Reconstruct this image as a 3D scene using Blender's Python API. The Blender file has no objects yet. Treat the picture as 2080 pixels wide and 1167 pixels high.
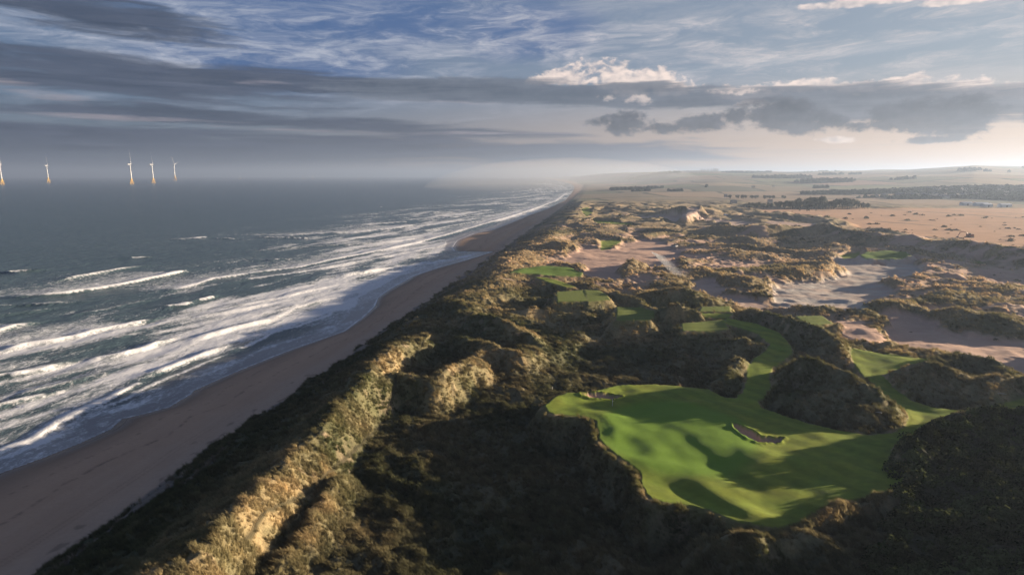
import bpy, math, random
import numpy as np
from mathutils import Vector, Matrix
rnd = random.Random(7)
rng = np.random.default_rng(11)
D2R = math.pi / 180.0
S = bpy.context.scene
COL = S.collection

# ------------------------------------------------------------------ camera, exposure, sun, sky
CAM_H = 82.0
PITCH = 10.15 * D2R
FPX = 1271.0                      # focal length in pixels of the 2080 px wide photograph
cam_d = bpy.data.cameras.new('camera')
cam_d.sensor_width = 36.0
cam_d.lens = 36.0 * FPX / 2080.0
cam_d.clip_start = 1.0
cam_d.clip_end = 120000.0
cam = bpy.data.objects.new('camera', cam_d)
cam.location = (0, 0, CAM_H)
cam.rotation_euler = (math.pi / 2 - PITCH, 0, 0)
COL.objects.link(cam)
S.camera = cam
S.render.engine = 'CYCLES'
S.view_settings.view_transform = 'Standard'
S.view_settings.look = 'None'
S.view_settings.exposure = 1.68
S.view_settings.gamma = 1.0
S.view_settings.use_curve_mapping = False
S.cycles.use_denoising = True
S.cycles.max_bounces = 5
S.cycles.diffuse_bounces = 2
S.cycles.glossy_bounces = 2
S.cycles.transmission_bounces = 3
S.cycles.transparent_max_bounces = 6
S.cycles.volume_bounces = 0

SUN_AZ, SUN_EL = 79.0 * D2R, 8.4 * D2R          # azimuth clockwise from the view direction
sun_d = bpy.data.lights.new('sun', 'SUN')
sun_d.energy = 5.0
sun_d.angle = 0.6 * D2R
sun_d.color = (1.0, 0.80, 0.58)
sun = bpy.data.objects.new('sun', sun_d)
sdir = Vector((math.sin(SUN_AZ) * math.cos(SUN_EL), math.cos(SUN_AZ) * math.cos(SUN_EL), math.sin(SUN_EL)))
sun.rotation_euler = sdir.to_track_quat('Z', 'Y').to_euler()
sun.location = sdir * 500
COL.objects.link(sun)


class X:
    """tiny expression wrapper round shader math nodes"""
    nt = None

    def __init__(s, v): s.v = v

    @staticmethod
    def m(op, *a, clamp=False):
        n = X.nt.nodes.new('ShaderNodeMath'); n.operation = op; n.use_clamp = clamp
        for i, q in enumerate(a):
            q = q.v if isinstance(q, X) else q
            if isinstance(q, (int, float)): n.inputs[i].default_value = q
            else: X.nt.links.new(q, n.inputs[i])
        return X(n.outputs[0])

    def __add__(s, o): return X.m('ADD', s, o)
    __radd__ = __add__
    def __sub__(s, o): return X.m('SUBTRACT', s, o)
    def __rsub__(s, o): return X.m('SUBTRACT', o, s)
    def __mul__(s, o): return X.m('MULTIPLY', s, o)
    __rmul__ = __mul__
    def __truediv__(s, o): return X.m('DIVIDE', s, o)
    def max(s, o): return X.m('MAXIMUM', s, o)
    def min(s, o): return X.m('MINIMUM', s, o)
    def pow(s, o): return X.m('POWER', s, o)
    def clamp(s): return X.m('ADD', s, 0.0, clamp=True)

    def ss(s, a, b):
        n = X.nt.nodes.new('ShaderNodeMapRange'); n.interpolation_type = 'SMOOTHSTEP'
        X.nt.links.new(s.v, n.inputs[0])
        n.inputs[1].default_value = a; n.inputs[2].default_value = b
        n.inputs[3].default_value = 0; n.inputs[4].default_value = 1
        return X(n.outputs[0])


def comb(x, y, z):
    n = X.nt.nodes.new('ShaderNodeCombineXYZ')
    for i, q in enumerate((x, y, z)):
        q = q.v if isinstance(q, X) else q
        if isinstance(q, (int, float)): n.inputs[i].default_value = q
        else: X.nt.links.new(q, n.inputs[i])
    return n.outputs[0]


def noise(vec, scale, detail=4, rough=0.55, dist=0.0, col=False):
    n = X.nt.nodes.new('ShaderNodeTexNoise'); n.noise_dimensions = '3D'
    if vec is not None: X.nt.links.new(vec, n.inputs['Vector'])
    n.inputs['Scale'].default_value = scale
    n.inputs['Detail'].default_value = detail
    n.inputs['Roughness'].default_value = rough
    n.inputs['Distortion'].default_value = dist
    return n.outputs['Color'] if col else X(n.outputs['Fac'])


def mixc(fac, a, b, mode='MIX'):
    n = X.nt.nodes.new('ShaderNodeMix'); n.data_type = 'RGBA'; n.blend_type = mode
    for idx, q in ((0, fac), (6, a), (7, b)):
        q = q.v if isinstance(q, X) else q
        if isinstance(q, (int, float)): n.inputs[idx].default_value = q
        elif isinstance(q, tuple): n.inputs[idx].default_value = (*q, 1) if len(q) == 3 else q
        else: X.nt.links.new(q, n.inputs[idx])
    return n.outputs[2]


def px_dir(px, py):
    """azimuth and elevation (degrees) of a photograph pixel"""
    x = px - 1040.0; u = 583.5 - py
    y = FPX * math.cos(PITCH) + u * math.sin(PITCH)
    z = -FPX * math.sin(PITCH) + u * math.cos(PITCH)
    return math.atan2(x, y) / D2R, math.atan2(z, math.hypot(x, y)) / D2R


world = bpy.data.worlds.new('World')
S.world = world
world.use_nodes = True
nt = world.node_tree
nt.nodes.clear()
X.nt = nt
SKY_STR = 0.05
EXPO = 3.05
tc = nt.nodes.new('ShaderNodeTexCoord')
sep = nt.nodes.new('ShaderNodeSeparateXYZ'); nt.links.new(tc.outputs['Generated'], sep.inputs[0])
dx, dy, dz = (X(sep.outputs[i]) for i in range(3))
AZ = X.m('ARCTAN2', dx, dy) * (1 / D2R)
EL = X.m('ARCSINE', dz) * (1 / D2R)
skyn = nt.nodes.new('ShaderNodeTexSky'); skyn.sky_type = 'NISHITA'; skyn.sun_disc = False
skyn.sun_elevation = SUN_EL; skyn.sun_rotation = SUN_AZ
skyn.altitude = 80; skyn.air_density = 1.0; skyn.dust_density = 1.5; skyn.ozone_density = 1.5


def C(r, g, b):      # wanted radiance -> value in front of the background strength
    return (r / SKY_STR / EXPO, g / SKY_STR / EXPO, b / SKY_STR / EXPO)


# thin veil of high cloud that tones the clear sky: cool on the sea side, warm low down on the land side
side = AZ.ss(-32, 40)
low = 1 - EL.ss(0.5, 9.0)
veil_hi = mixc(side, C(.085, .14, .28), C(.23, .28, .37))
veil_lo = mixc(side, C(.060, .105, .19), C(.74, .48, .36))
veil = mixc(low, veil_hi, veil_lo)
base = mixc(0.80, skyn.outputs[0], veil)
# towards the zenith the clear sky deepens
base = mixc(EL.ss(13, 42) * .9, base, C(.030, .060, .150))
# warped cloud coordinates: degrees of azimuth and elevation, stretched level
wv = comb(AZ * 0.10, EL * 0.55, 0.0)
w1 = noise(wv, 1.0, 3, .5, col=True)
sp = nt.nodes.new('ShaderNodeSeparateColor'); nt.links.new(w1, sp.inputs[0])
wu = X(sp.outputs[0]) - .5
wz = X(sp.outputs[1]) - .5
# cirrus: wispy bright streaks fanning across the upper sky
cv = comb(AZ * 0.10 + EL * 0.10 + wu * 1.3, EL * 0.42 - AZ * 0.035 + wz * 1.0, 3.1)
ci = noise(cv, 1.35, 9, .68, .15)
ci2 = noise(comb(AZ * .16 + EL * .25 + wu * 1.6, EL * 1.25 - AZ * .10 + wz * 1.2, 9.0), 1.7, 9, .72, .1)
cim = ci.ss(.40, .70) * (ci2.ss(.25, .75) * 1.15 + .12)
hole = AZ + 0.0


def blob(px, py, rx, ry, tilt=0.0):
    """soft elliptical footprint of one cloud, 1 in the middle, 0 at the rim, negative outside"""
    a, e = px_dir(px, py)
    a2, _ = px_dir(px + rx, py); a1, _ = px_dir(px - rx, py)
    ra = (a2 - a1) / 2
    _, e2 = px_dir(px, py - ry); _, e1 = px_dir(px, py + ry)
    re_ = (e2 - e1) / 2
    da = AZ - a
    de = EL - e
    if tilt: de = de - da * tilt
    da = da * (1 / ra); de = de * (1 / re_)
    return 1 - (da * da + de * de)


def blobs(lst):
    v = None
    for b in lst:
        q = blob(*b)
        v = q if v is None else v.max(q)
    return v.max(-3)


blue_gap = blobs([(700, 30, 330, 70), (560, 120, 260, 60), (1060, 60, 150, 60)]).ss(-.9, .9)
cir_amt = 0.30 + 0.55 * blobs([(760, 110, 240, 70), (960, 70, 160, 60), (380, 90, 330, 75), (1500, 100, 500, 60), (1850, 60, 300, 60)]).ss(-1.2, .5)
base = mixc(blue_gap * .75, base, C(.045, .115, .29))
cir_col = mixc(AZ.ss(-20, 35), C(.40, .44, .54), C(.60, .56, .56))
base = mixc((cim * cir_amt * EL.ss(1.5, 6.5) * (1 - EL.ss(16, 45) * .8) * 1.5).clamp(), base, cir_col)
# long contrail-like streak on the right
st = blobs([(1790, 95, 420, 14, .075), (1330, 150, 260, 9, .06)])
base = mixc(((st + (ci2 - .5) * 4.5).ss(-.2, 1.6)) * .5, base, C(.48, .49, .53))
# grey stratus sheets over the sea: broad, flat, ragged
sn = noise(comb(AZ * .055 + wu * .9, EL * .75 + wz * 1.1, 1.0), 1.1, 8, .58, .2)
sn2 = noise(comb(AZ * .10 + wu * 1.5, EL * 1.9 + wz * 1.6, 5.0), 1.0, 7, .6, .2)
sheet = blobs([(120, 140, 620, 52, -.045), (560, 165, 420, 30, -.03), (330, 232, 620, 22, -.02), (150, 20, 330, 40, -.05),
               (300, 300, 760, 52, -.0), (960, 190, 260, 20, -.02), (1050, 310, 560, 26, .0), (760, 262, 420, 14, -.03), (200, 275, 500, 26, .0), (700, 300, 500, 30, 0)])
sm = (sheet + (sn - .5) * 4.5 + (sn2 - .5) * 2.6).ss(-.45, .85)
sheet_c = mixc((sn2 * 1.5 - .30).clamp(), C(.014, .032, .068), C(.105, .130, .195))
sheet_c = mixc(AZ.ss(-10, 20) * .6, sheet_c, C(.20, .235, .31))
base = mixc(sm * .93, base, sheet_c)
# their sunlit lower fringes
fr = blobs([(70, 185, 150, 16, -.16), (300, 243, 330, 7), (560, 262, 420, 5, -.02), (500, 165, 90, 12), (1000, 270, 300, 5), (900, 210, 160, 8)])
base = mixc((fr + (sn2 - .5) * 6.0).ss(.1, 2.0) * .62, base, C(.42, .37, .40))
# billowing noise for the heaped clouds
def billow(u_, v_, sc, det=8):
    vec = comb(u_, v_, 2.0)
    n1_ = noise(vec, sc, det, .57, .0)
    n2_ = noise(vec, sc * 1.9, 2, .5, .0)
    return n1_ * .84 + (1.0 - X.m('ABSOLUTE', n2_ - .5) * 4.0) * .14


cn = billow(AZ * .40, EL * .62, .9)
cs = billow(AZ * .40, EL * .62, .9, 3)
cn_up = billow(AZ * .40 + .10, EL * .62 + .22, .9, 3)
# cauliflower tops, lit from the low sun, rising behind the bank
top = blobs([(1150, 158, 70, 20), (1235, 150, 80, 34), (1310, 165, 95, 28), (1370, 180, 60, 18), (1500, 186, 70, 14), (1830, 172, 70, 22),
             (1945, 176, 70, 24), (2045, 184, 80, 18), (1640, 172, 90, 14), (2250, 180, 160, 26), (1740, 178, 50, 12)])
tm = (top + (cn - .50) * 7.0 + (cn - cs) * 6.0 - .1).ss(-.1, .85)
lit = ((cs - cn_up) * 2.6 + .66 + (cn - .50) * .5 - (cn - cs) * 1.0).clamp()
topc = mixc(lit, C(.32, .32, .36), C(1.0, .82, .72))
base = mixc(tm * .92, base, topc)
top2 = blobs([(1760, 2, 150, 12), (1945, 0, 70, 12), (1700, 283, 46, 9), (1300, 206, 0.1, .1)])
base = mixc((top2 + (cn - .50) * 4.0).ss(.0, .8) * .75, base, topc)
# the long grey bank
bank = blobs([(940, 182, 300, 26), (1230, 192, 260, 26), (1420, 202, 240, 22), (1770, 208, 250, 42), (2040, 210, 260, 40), (1560, 194, 220, 18), (2300, 215, 300, 45)])
bn = (sn2 * .6 + cn * .4)
bm = (bank + (bn - .50) * 4.0).ss(-.25, .6)
bank_c = mixc((bn * 2.2 - .70).clamp(), C(.036, .062, .105), C(.20, .23, .29))
base = mixc(bm * .9, base, bank_c)
pf = blobs([(1302, 205, 30, 12), (1228, 198, 20, 9), (1540, 212, 50, 8), (1480, 186, 60, 8)])
base = mixc((pf + (cn - .50) * 10 + (cn - cs) * 12.0 - .5).ss(.15, 1.6) * .5, base, topc)
# dark scud hanging below the bank
scud = blobs([(1272, 250, 50, 22), (1222, 247, 30, 11), (1345, 262, 50, 11), (1430, 248, 56, 18), (1580, 238, 90, 30), (1640, 250, 55, 24), (1510, 238, 60, 16),
              (1690, 248, 30, 15), (1740, 260, 40, 11), (1830, 254, 85, 21), (1900, 236, 120, 38), (1950, 255, 70, 26), (1870, 225, 80, 24), (1890, 284, 80, 7)])
scm = (scud + (cn - .50) * 7.0 + (cn - cs) * 6.0 + .1).ss(-.3, .9)
scc = mixc(((cs - cn_up) * 1.8 + .36 + (cn - cs) * .9).clamp(), C(.020, .036, .062), C(.160, .175, .22))
base = mixc(scm * .94, base, scc)
# thin level streaks near the land horizon
ln_ = noise(comb(AZ * .05, EL * 2.8, 7.0), 1.3, 5, .6)
base = mixc(ln_.ss(.52, .68) * (1 - EL.ss(1.5, 5.0)) * AZ.ss(0, 14) * .30, base, C(.40, .37, .38))
# below the horizon the dome goes on as dim sea haze
base = mixc(EL.ss(-1.5, -6.0), base, C(.06, .07, .08)) if False else base
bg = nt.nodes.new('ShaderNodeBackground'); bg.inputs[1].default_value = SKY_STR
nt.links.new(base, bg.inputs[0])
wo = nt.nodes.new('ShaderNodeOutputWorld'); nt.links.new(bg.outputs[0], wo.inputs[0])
world.cycles.sampling_method = 'MANUAL'
world.cycles.sample_map_resolution = 512


# ------------------------------------------------------------------ photograph pixel -> place
def P(px, py, z=0.0):
    x = px - 1040.0; u = 583.5 - py
    y = FPX * math.cos(PITCH) + u * math.sin(PITCH)
    zz = -FPX * math.sin(PITCH) + u * math.cos(PITCH)
    k = (z - CAM_H) / zz
    return (x * k, y * k)


# ------------------------------------------------------------------ numpy noise
_ang = rng.random(256) * 2 * np.pi
_GX = np.cos(_ang).astype(np.float32); _GY = np.sin(_ang).astype(np.float32)


def gn(x, y, seed=0):
    x = np.asarray(x, np.float64); y = np.asarray(y, np.float64)
    xi = np.floor(x); yi = np.floor(y)
    fx = (x - xi).astype(np.float32); fy = (y - yi).astype(np.float32)
    xi = xi.astype(np.int64).astype(np.uint32); yi = yi.astype(np.int64).astype(np.uint32)

    def h(a, b):
        with np.errstate(over='ignore'):
            q = a * np.uint32(374761393) + b * np.uint32(668265263) + np.uint32((seed * 974711 + 12345) & 0xffffffff)
            q = (q ^ (q >> np.uint32(13))) * np.uint32(1274126177)
            q = q ^ (q >> np.uint32(16))
        return q & np.uint32(255)
    one = np.uint32(1)
    h00 = h(xi, yi); h10 = h(xi + one, yi); h01 = h(xi, yi + one); h11 = h(xi + one, yi + one)
    u = fx * fx * fx * (fx * (fx * 6 - 15) + 10); v = fy * fy * fy * (fy * (fy * 6 - 15) + 10)
    a = _GX[h00] * fx + _GY[h00] * fy
    b = _GX[h10] * (fx - 1) + _GY[h10] * fy
    c = _GX[h01] * fx + _GY[h01] * (fy - 1)
    d = _GX[h11] * (fx - 1) + _GY[h11] * (fy - 1)
    return ((a + (b - a) * u) * (1 - v) + (c + (d - c) * u) * v) * 1.5


def fbm(x, y, wl, octs=4, gain=.5, seed=0, ridged=False):
    t = 0; a = 1.0; n = 0
    for o in range(octs):
        q = gn(x / wl + 17.3 * o, y / wl - 9.1 * o, seed + o)
        if ridged: q = 1 - 2 * np.abs(q)
        t = t + q * a; n += a; a *= gain; wl /= 2.03
        x, y = x * .866 - y * .5, x * .5 + y * .866
    return t / n


def sst(a, b, x):
    t = np.clip((x - a) / (b - a), 0, 1)
    return t * t * (3 - 2 * t)


def mix(a, b, t): return a + (b - a) * t


# ------------------------------------------------------------------ shore lines
def line(pts, z):
    w = sorted([P(a, b, z)[::-1] for a, b in pts])
    w = np.array(w)
    s0 = (w[1, 1] - w[0, 1]) / (w[1, 0] - w[0, 0])
    return w


def lin_x(w, Y, k0=.155, k1=.155):
    x = np.interp(Y, w[:, 0], w[:, 1])
    x = np.where(Y < w[0, 0], w[0, 1] + (Y - w[0, 0]) * k0, x)
    return np.where(Y > w[-1, 0], w[-1, 1] + (Y - w[-1, 0]) * k1, x)


WATER = line([(0, 960), (86, 929), (154, 902), (223, 871), (247, 850), (291, 840), (343, 826), (387, 800), (394, 792), (480, 754), (583, 713), (700, 672),
              (737, 645), (761, 622), (768, 604), (792, 587), (840, 560), (891, 543), (943, 529), (977, 519), (1000, 511), (924, 509.5),
              (919, 502), (929, 488), (963, 474), (998, 467), (1032, 454), (1073, 437), (1114, 423), (1149, 406), (1162, 390), (1166, 381), (1160, 374),
              (1135, 367), (1105, 362.5), (1075, 360)], 0.0)
FOOT = line([(60, 1167), (100, 1140), (200, 1068), (300, 1000), (400, 925), (480, 870), (560, 815), (640, 765), (700, 725), (770, 675), (850, 622), (920, 575),
             (1000, 520), (1050, 485), (1090, 457), (1130, 430), (1155, 410), (1172, 395), (1182, 385), (1184, 376), (1165, 368), (1125, 362)], 3.0)


def foot_x(Y):
    return lin_x(FOOT, Y, .155, .05)


def water_x(Y):
    return lin_x(WATER, Y, .155, -.02)


STREAM = [P(a, b, 0) for a, b in ((985, 513), (1008, 505), (1015, 494), (1035, 480), (1058, 466), (1075, 459), (1100, 447))]


def seg_dist(X_, Y_, pts, side=False):
    """distance, parameter (0..n-1) and side to a polyline"""
    best = np.full(X_.shape, 1e9); par = np.zeros(X_.shape); sd = np.zeros(X_.shape)
    for i in range(len(pts) - 1):
        ax, ay = pts[i][:2]; bx, by = pts[i + 1][:2]
        vx, vy = bx - ax, by - ay
        L = vx * vx + vy * vy + 1e-9
        t = np.clip(((X_ - ax) * vx + (Y_ - ay) * vy) / L, 0, 1)
        qx = X_ - ax - t * vx; qy = Y_ - ay - t * vy
        d = np.sqrt(qx * qx + qy * qy)
        m = d < best
        best = np.where(m, d, best); par = np.where(m, i + t, par)
        sd = np.where(m, vx * qy - vy * qx, sd)
    return best, par, sd


def poly_sd(X_, Y_, pts):
    """signed distance to a polygon, negative inside"""
    n = len(pts)
    d, _, _ = seg_dist(X_, Y_, list(pts) + [pts[0]])
    ins = np.zeros(X_.shape, bool)
    for i in range(n):
        ax, ay = pts[i][:2]; bx, by = pts[(i + 1) % n][:2]
        c = (ay > Y_) != (by > Y_)
        with np.errstate(divide='ignore', invalid='ignore'):
            xx = (bx - ax) * (Y_ - ay) / (by - ay + 1e-12) + ax
        ins ^= c & (X_ < xx)
    return np.where(ins, -d, d)


# ------------------------------------------------------------------ lie of the land
# ground level (m) at spots of the photograph
LEVEL = [(850, 950, 5), (950, 950, 4), (1000, 1100, 4), (720, 1120, 5), (780, 1010, 4.5), (850, 870, 5.5), (1080, 950, 5), (1180, 740, 6), (1350, 740, 6), (1450, 700, 7), (1050, 740, 8),
         (1150, 660, 7), (1000, 620, 9), (950, 640, 9), (1280, 540, 12), (1250, 450, 12), (1600, 600, 11), (1780, 570, 11), (1900, 600, 11), (2000, 700, 11), (2000, 1000, 14),
         (1900, 1120, 14), (1550, 1130, 9), (1300, 1110, 4), (1700, 1120, 12), (1640, 500, 10), (1900, 450, 9), (1500, 450, 10), (1350, 420, 10), (1900, 410, 9), (1500, 400, 10),
         (1250, 400, 12), (2300, 900, 16), (2400, 600, 12), (800, 1500, 8), (1500, 1500, 8), (1600, 760, 11), (1850, 790, 13)]
_lev = np.array([(*P(a, b, z), z) for a, b, z in LEVEL])
_lr = np.log(np.hypot(_lev[:, 0], _lev[:, 1])); _la = np.arctan2(_lev[:, 0], _lev[:, 1])

# dune crests: [(px, py, height)...], half width on the left and on the right of the line (m)
RIDGES = [
    ([(240, 1290, 15), (385, 1140, 16), (455, 1070, 15.5), (522, 1005, 15), (590, 940, 14), (645, 885, 14.5), (700, 818, 15.5), (735, 785, 16), (760, 745, 14), (805, 705, 16), (850, 690, 14.5)], 22, 10),
    ([(560, 1190, 7), (620, 1090, 9), (665, 1015, 9.5), (700, 980, 8)], 6, 6),
    ([(740, 780, 16), (800, 760, 16), (880, 765, 16), (950, 738, 15.5), (985, 720, 13)], 10, 12),
    ([(930, 612, 14), (960, 640, 15), (1010, 655, 16.5), (1060, 672, 16), (1085, 690, 14)], 12, 12),
    ([(945, 690, 12), (1000, 712, 14.5), (1060, 722, 14.5), (1090, 715, 12)], 8, 9),
    ([(905, 640, 11), (940, 610, 14), (990, 585, 14), (1030, 560, 14.5), (1042, 532, 15), (1082, 507, 15), (1114, 489, 16.5), (1142, 464, 15.5), (1162, 438, 15.5), (1182, 412, 16.5), (1202, 398, 17), (1228, 388, 19)], 26, 26),
    ([(1112, 498, 18), (1138, 494, 20.5), (1165, 501, 18), (1180, 512, 15)], 14, 15),
    ([(1170, 455, 19), (1210, 462, 19), (1260, 470, 16)], 16, 18),
    ([(1190, 384, 24), (1230, 378, 34), (1270, 380, 36), (1320, 390, 26)], 90, 90),
    ([(1190, 425, 18), (1230, 418, 22), (1290, 425, 20)], 30, 30),
    # sand dune in the middle distance
    ([(1310, 440, 12), (1340, 432, 18), (1370, 424, 26), (1400, 418, 31), (1425, 420, 28), (1450, 430, 21), (1485, 440, 13)], 75, 75),
    # long dark crest in front of the straw field
    ([(1450, 462, 21), (1500, 464, 21), (1545, 462, 24), (1580, 458, 26), (1640, 462, 23), (1690, 460, 26), (1720, 468, 24), (1790, 476, 24), (1850, 482, 24), (1900, 490, 23), (1960, 492, 26), (1990, 494, 26), (2030, 504, 24), (2100, 515, 24), (2300, 535, 24)], 34, 30),
    ([(1540, 432, 16), (1600, 437, 18), (1660, 440, 18), (1700, 448, 16)], 30, 30),
    # dunes round the sandy hollows
    ([(1270, 560, 13), (1287, 532, 20), (1300, 540, 17), (1330, 560, 13)], 15, 18),
    ([(1150, 575, 14), (1200, 583, 16), (1260, 600, 17), (1300, 610, 16)], 10, 9),
    ([(1290, 600, 14), (1340, 592, 19), (1390, 585, 21), (1430, 600, 17)], 17, 15),
    ([(1560, 548, 14), (1620, 535, 17), (1680, 540, 18), (1710, 555, 13)], 18, 14),
    ([(1400, 560, 12), (1450, 565, 14), (1520, 575, 15), (1570, 590, 13)], 20, 18),
    ([(1765, 640, 12), (1790, 618, 17), (1818, 606, 21), (1850, 622, 17), (1895, 640, 13)], 18, 22),
    ([(1850, 650, 13), (1900, 634, 17), (1950, 632, 19), (2000, 640, 19), (2050, 652, 18), (2100, 670, 16)], 24, 20),
    ([(1790, 578, 12), (1815, 574, 15), (1850, 590, 12)], 12, 12),
    ([(1880, 610, 13), (1920, 600, 16), (1980, 612, 13)], 14, 14),
    # headlands that carry the tees
    ([(1500, 632, 15), (1560, 638, 19), (1620, 655, 20), (1660, 668, 20), (1700, 690, 19), (1728, 718, 18)], 11, 10),
    ([(1690, 662, 17), (1740, 655, 18), (1790, 680, 16)], 8, 9),
    ([(1300, 622, 17), (1360, 628, 20), (1420, 634, 19)], 7, 7),
    ([(1480, 700, 14), (1515, 690, 17), (1550, 702, 16)], 12, 8),
    ([(1470, 790, 13), (1490, 760, 15), (1505, 730, 16)], 10, 7),
    # great mound above the green
    ([(1560, 775, 17), (1590, 730, 22), (1640, 728, 24), (1700, 752, 23), (1760, 785, 22), (1810, 815, 19), (1832, 845, 16)], 12, 13),
    ([(1600, 800, 16), (1680, 800, 19), (1760, 830, 18)], 12, 10),
    ([(1790, 768, 17), (1830, 748, 21), (1880, 742, 22), (1930, 752, 22), (1990, 765, 21), (2050, 772, 20), (2100, 772, 20), (2200, 765, 20)], 12, 12),
    ([(1880, 735, 17), (1950, 722, 18), (2010, 738, 17), (2060, 760, 17)], 7, 8),
    # gorse hill on the right
    ([(1850, 900, 17.5), (1900, 868, 19), (1960, 845, 20.0), (2050, 842, 20.5), (2150, 838, 21), (2400, 850, 22)], 12, 26),
    ([(2260, 960, 17), (2320, 1060, 18.5), (2480, 1200, 27)], 30, 30),  # unseen ridge beyond the right frame edge, added to shade the foreground
    # lip below the green
    ([(1640, 1064, 15), (1700, 1034, 15.8), (1760, 1022, 15.8), (1815, 1014, 15.5)], 4, 4),
    ([(1440, 1100, 12), (1540, 1092, 15.5), (1640, 1090, 15), (1720, 1110, 14)], 7, 6),
]
RW = []
for cr, wl, wr in RIDGES:
    RW.append(([(*P(a, b, z), z) for a, b, z in cr], wl, wr))

# mown turf: (pixel outline with level, softness m, undulation m)
GREEN = [(1106, 822, 14.5), (1112, 833, 14.2), (1125, 841, 14), (1160, 842, 14), (1186, 845, 14), (1212, 853, 14), (1216, 872, 14), (1216, 886, 14), (1228, 902, 14), (1250, 922, 14), (1272, 936, 14),
         (1292, 947, 14), (1301, 958, 14), (1304, 976, 14), (1315, 1000, 14), (1326, 1012, 14), (1346, 1016, 14), (1400, 1021, 14), (1440, 1031, 14), (1470, 1045, 14), (1492, 1056, 14), (1530, 1062, 14.2),
         (1570, 1068, 14.4), (1605, 1062, 14.4), (1640, 1048, 14.4), (1680, 1026, 14.5), (1720, 1015, 14.8), (1762, 1010, 15), (1800, 1000, 15.2), (1832, 985, 15.3), (1838, 965, 15.4), (1815, 945, 15.4),
         (1805, 925, 15.3), (1818, 905, 15.2), (1850, 888, 15), (1890, 862, 15), (1935, 845, 15), (2000, 838, 15.4), (2090, 842, 16), (2090, 806, 16), (2010, 825, 15.4), (1950, 832, 15), (1895, 827, 15),
         (1850, 812, 15), (1818, 790, 15), (1792, 762, 15.5), (1835, 748, 16), (1872, 738, 16), (1890, 728, 16.2), (1800, 719, 16.5), (1765, 712, 16.5), (1728, 706, 16.5), (1728, 722, 16.5), (1736, 742, 16.2),
         (1752, 762, 15.8), (1782, 790, 15.2), (1815, 815, 15), (1838, 832, 15), (1846, 848, 15), (1838, 866, 15), (1815, 878, 15), (1765, 883, 14.8), (1700, 872, 14.6), (1640, 858, 14.5), (1590, 842, 14.4),
         (1545, 826, 14.2), (1540, 816, 14.2), (1562, 797, 14.2), (1566, 788, 14.2), (1562, 770, 14.3), (1568, 748, 14.5), (1595, 730, 14.8), (1610, 716, 15), (1606, 700, 15.2), (1582, 674, 15.6), (1535, 656, 16),
         (1478, 645, 16), (1465, 655, 16), (1500, 664, 15.8), (1540, 678, 15.5), (1564, 698, 15.2), (1556, 712, 15), (1532, 726, 14.7), (1518, 746, 14.4), (1516, 775, 14.2), (1508, 795, 14), (1494, 808, 13.8),
         (1470, 807, 13.8), (1436, 790, 13.8), (1330, 780, 14), (1250, 782, 14.2), (1225, 790, 14.3), (1195, 797, 14.3), (1150, 797, 14.4), (1125, 806, 14.5)]
TURF = [
    (GREEN, 3.0, 1.0, 'fairway'),
    ([(1130, 592, 17), (1187, 588, 17), (1194, 611, 17), (1131, 612, 17)], 1.2, 0, 'tee'),
    ([(1187, 588, 17.2), (1215, 589, 17.2), (1232, 597, 17.2), (1240, 608, 17), (1194, 612, 17)], 1.5, .2, 'tee'),
    ([(1252, 622, 17), (1300, 624, 17), (1330, 632, 17), (1328, 646, 16.6), (1320, 650, 16.5), (1252, 650, 16.5)], 1.4, .3, 'tee'),
    ([(1425, 622, 17), (1482, 621, 17), (1484, 632, 17), (1420, 632, 17)], 1.4, .2, 'tee'),
    ([(1420, 636, 16.4), (1490, 636, 16.4), (1478, 645, 16.2), (1430, 644, 16.2)], 1.5, .2, 'fairway'),
    ([(1384, 656, 16.5), (1470, 648, 16.5), (1480, 668, 16.2), (1440, 672, 16), (1386, 671, 16.2)], 1.4, .2, 'tee'),
    ([(1615, 641, 16.5), (1668, 640, 16.5), (1692, 656, 16.2), (1640, 664, 16.2)], 1.4, .3, 'tee'),
    ([(1034, 553, 17), (1052, 545, 17), (1100, 539, 17), (1150, 541, 16.5), (1184, 553, 15), (1180, 560, 14.5), (1130, 560, 15), (1085, 556, 16)], 3, .6, 'green'),
    ([(1085, 562, 16), (1110, 563, 16), (1140, 571, 16.2), (1170, 582, 16.6), (1150, 583, 16.6), (1115, 573, 16.3)], 3, .4, 'fairway'),
    ([(1222, 490, 14), (1245, 486, 14), (1262, 490, 14), (1250, 500, 13), (1238, 507, 13), (1220, 508, 13)], 5, .4, 'fairway'),
    ([(1180, 452, 14), (1210, 448, 14), (1245, 450, 14), (1285, 455, 14), (1278, 460, 14), (1240, 458, 14)], 8, .6, 'fairway'),
    ([(1745, 517, 17), (1760, 511, 18), (1800, 508, 18.5), (1840, 511, 18.5), (1852, 518, 17.5), (1830, 525, 15.5), (1790, 526, 15), (1755, 524, 15.5)], 5, .5, 'green'),
    ([(1705, 520, 12), (1745, 512, 12), (1750, 522, 12), (1715, 526, 12)], 5, .4, 'fairway'),
    ([(1965, 533, 14), (1990, 531, 14), (2010, 536, 14), (1985, 538, 14)], 4, .4, 'fairway'),
    ([(1180, 425, 16), (1195, 420, 16), (1205, 435, 15), (1190, 440, 15)], 8, .4, 'fairway'),
    ([(2050, 765, 17), (2090, 762, 17), (2090, 772, 17), (2065, 772, 17)], 3, .3, 'fairway'),
]
TW = [([(*P(a, b, z), z) for a, b, z in o], s, u, k) for o, s, u, k in TURF]
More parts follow.
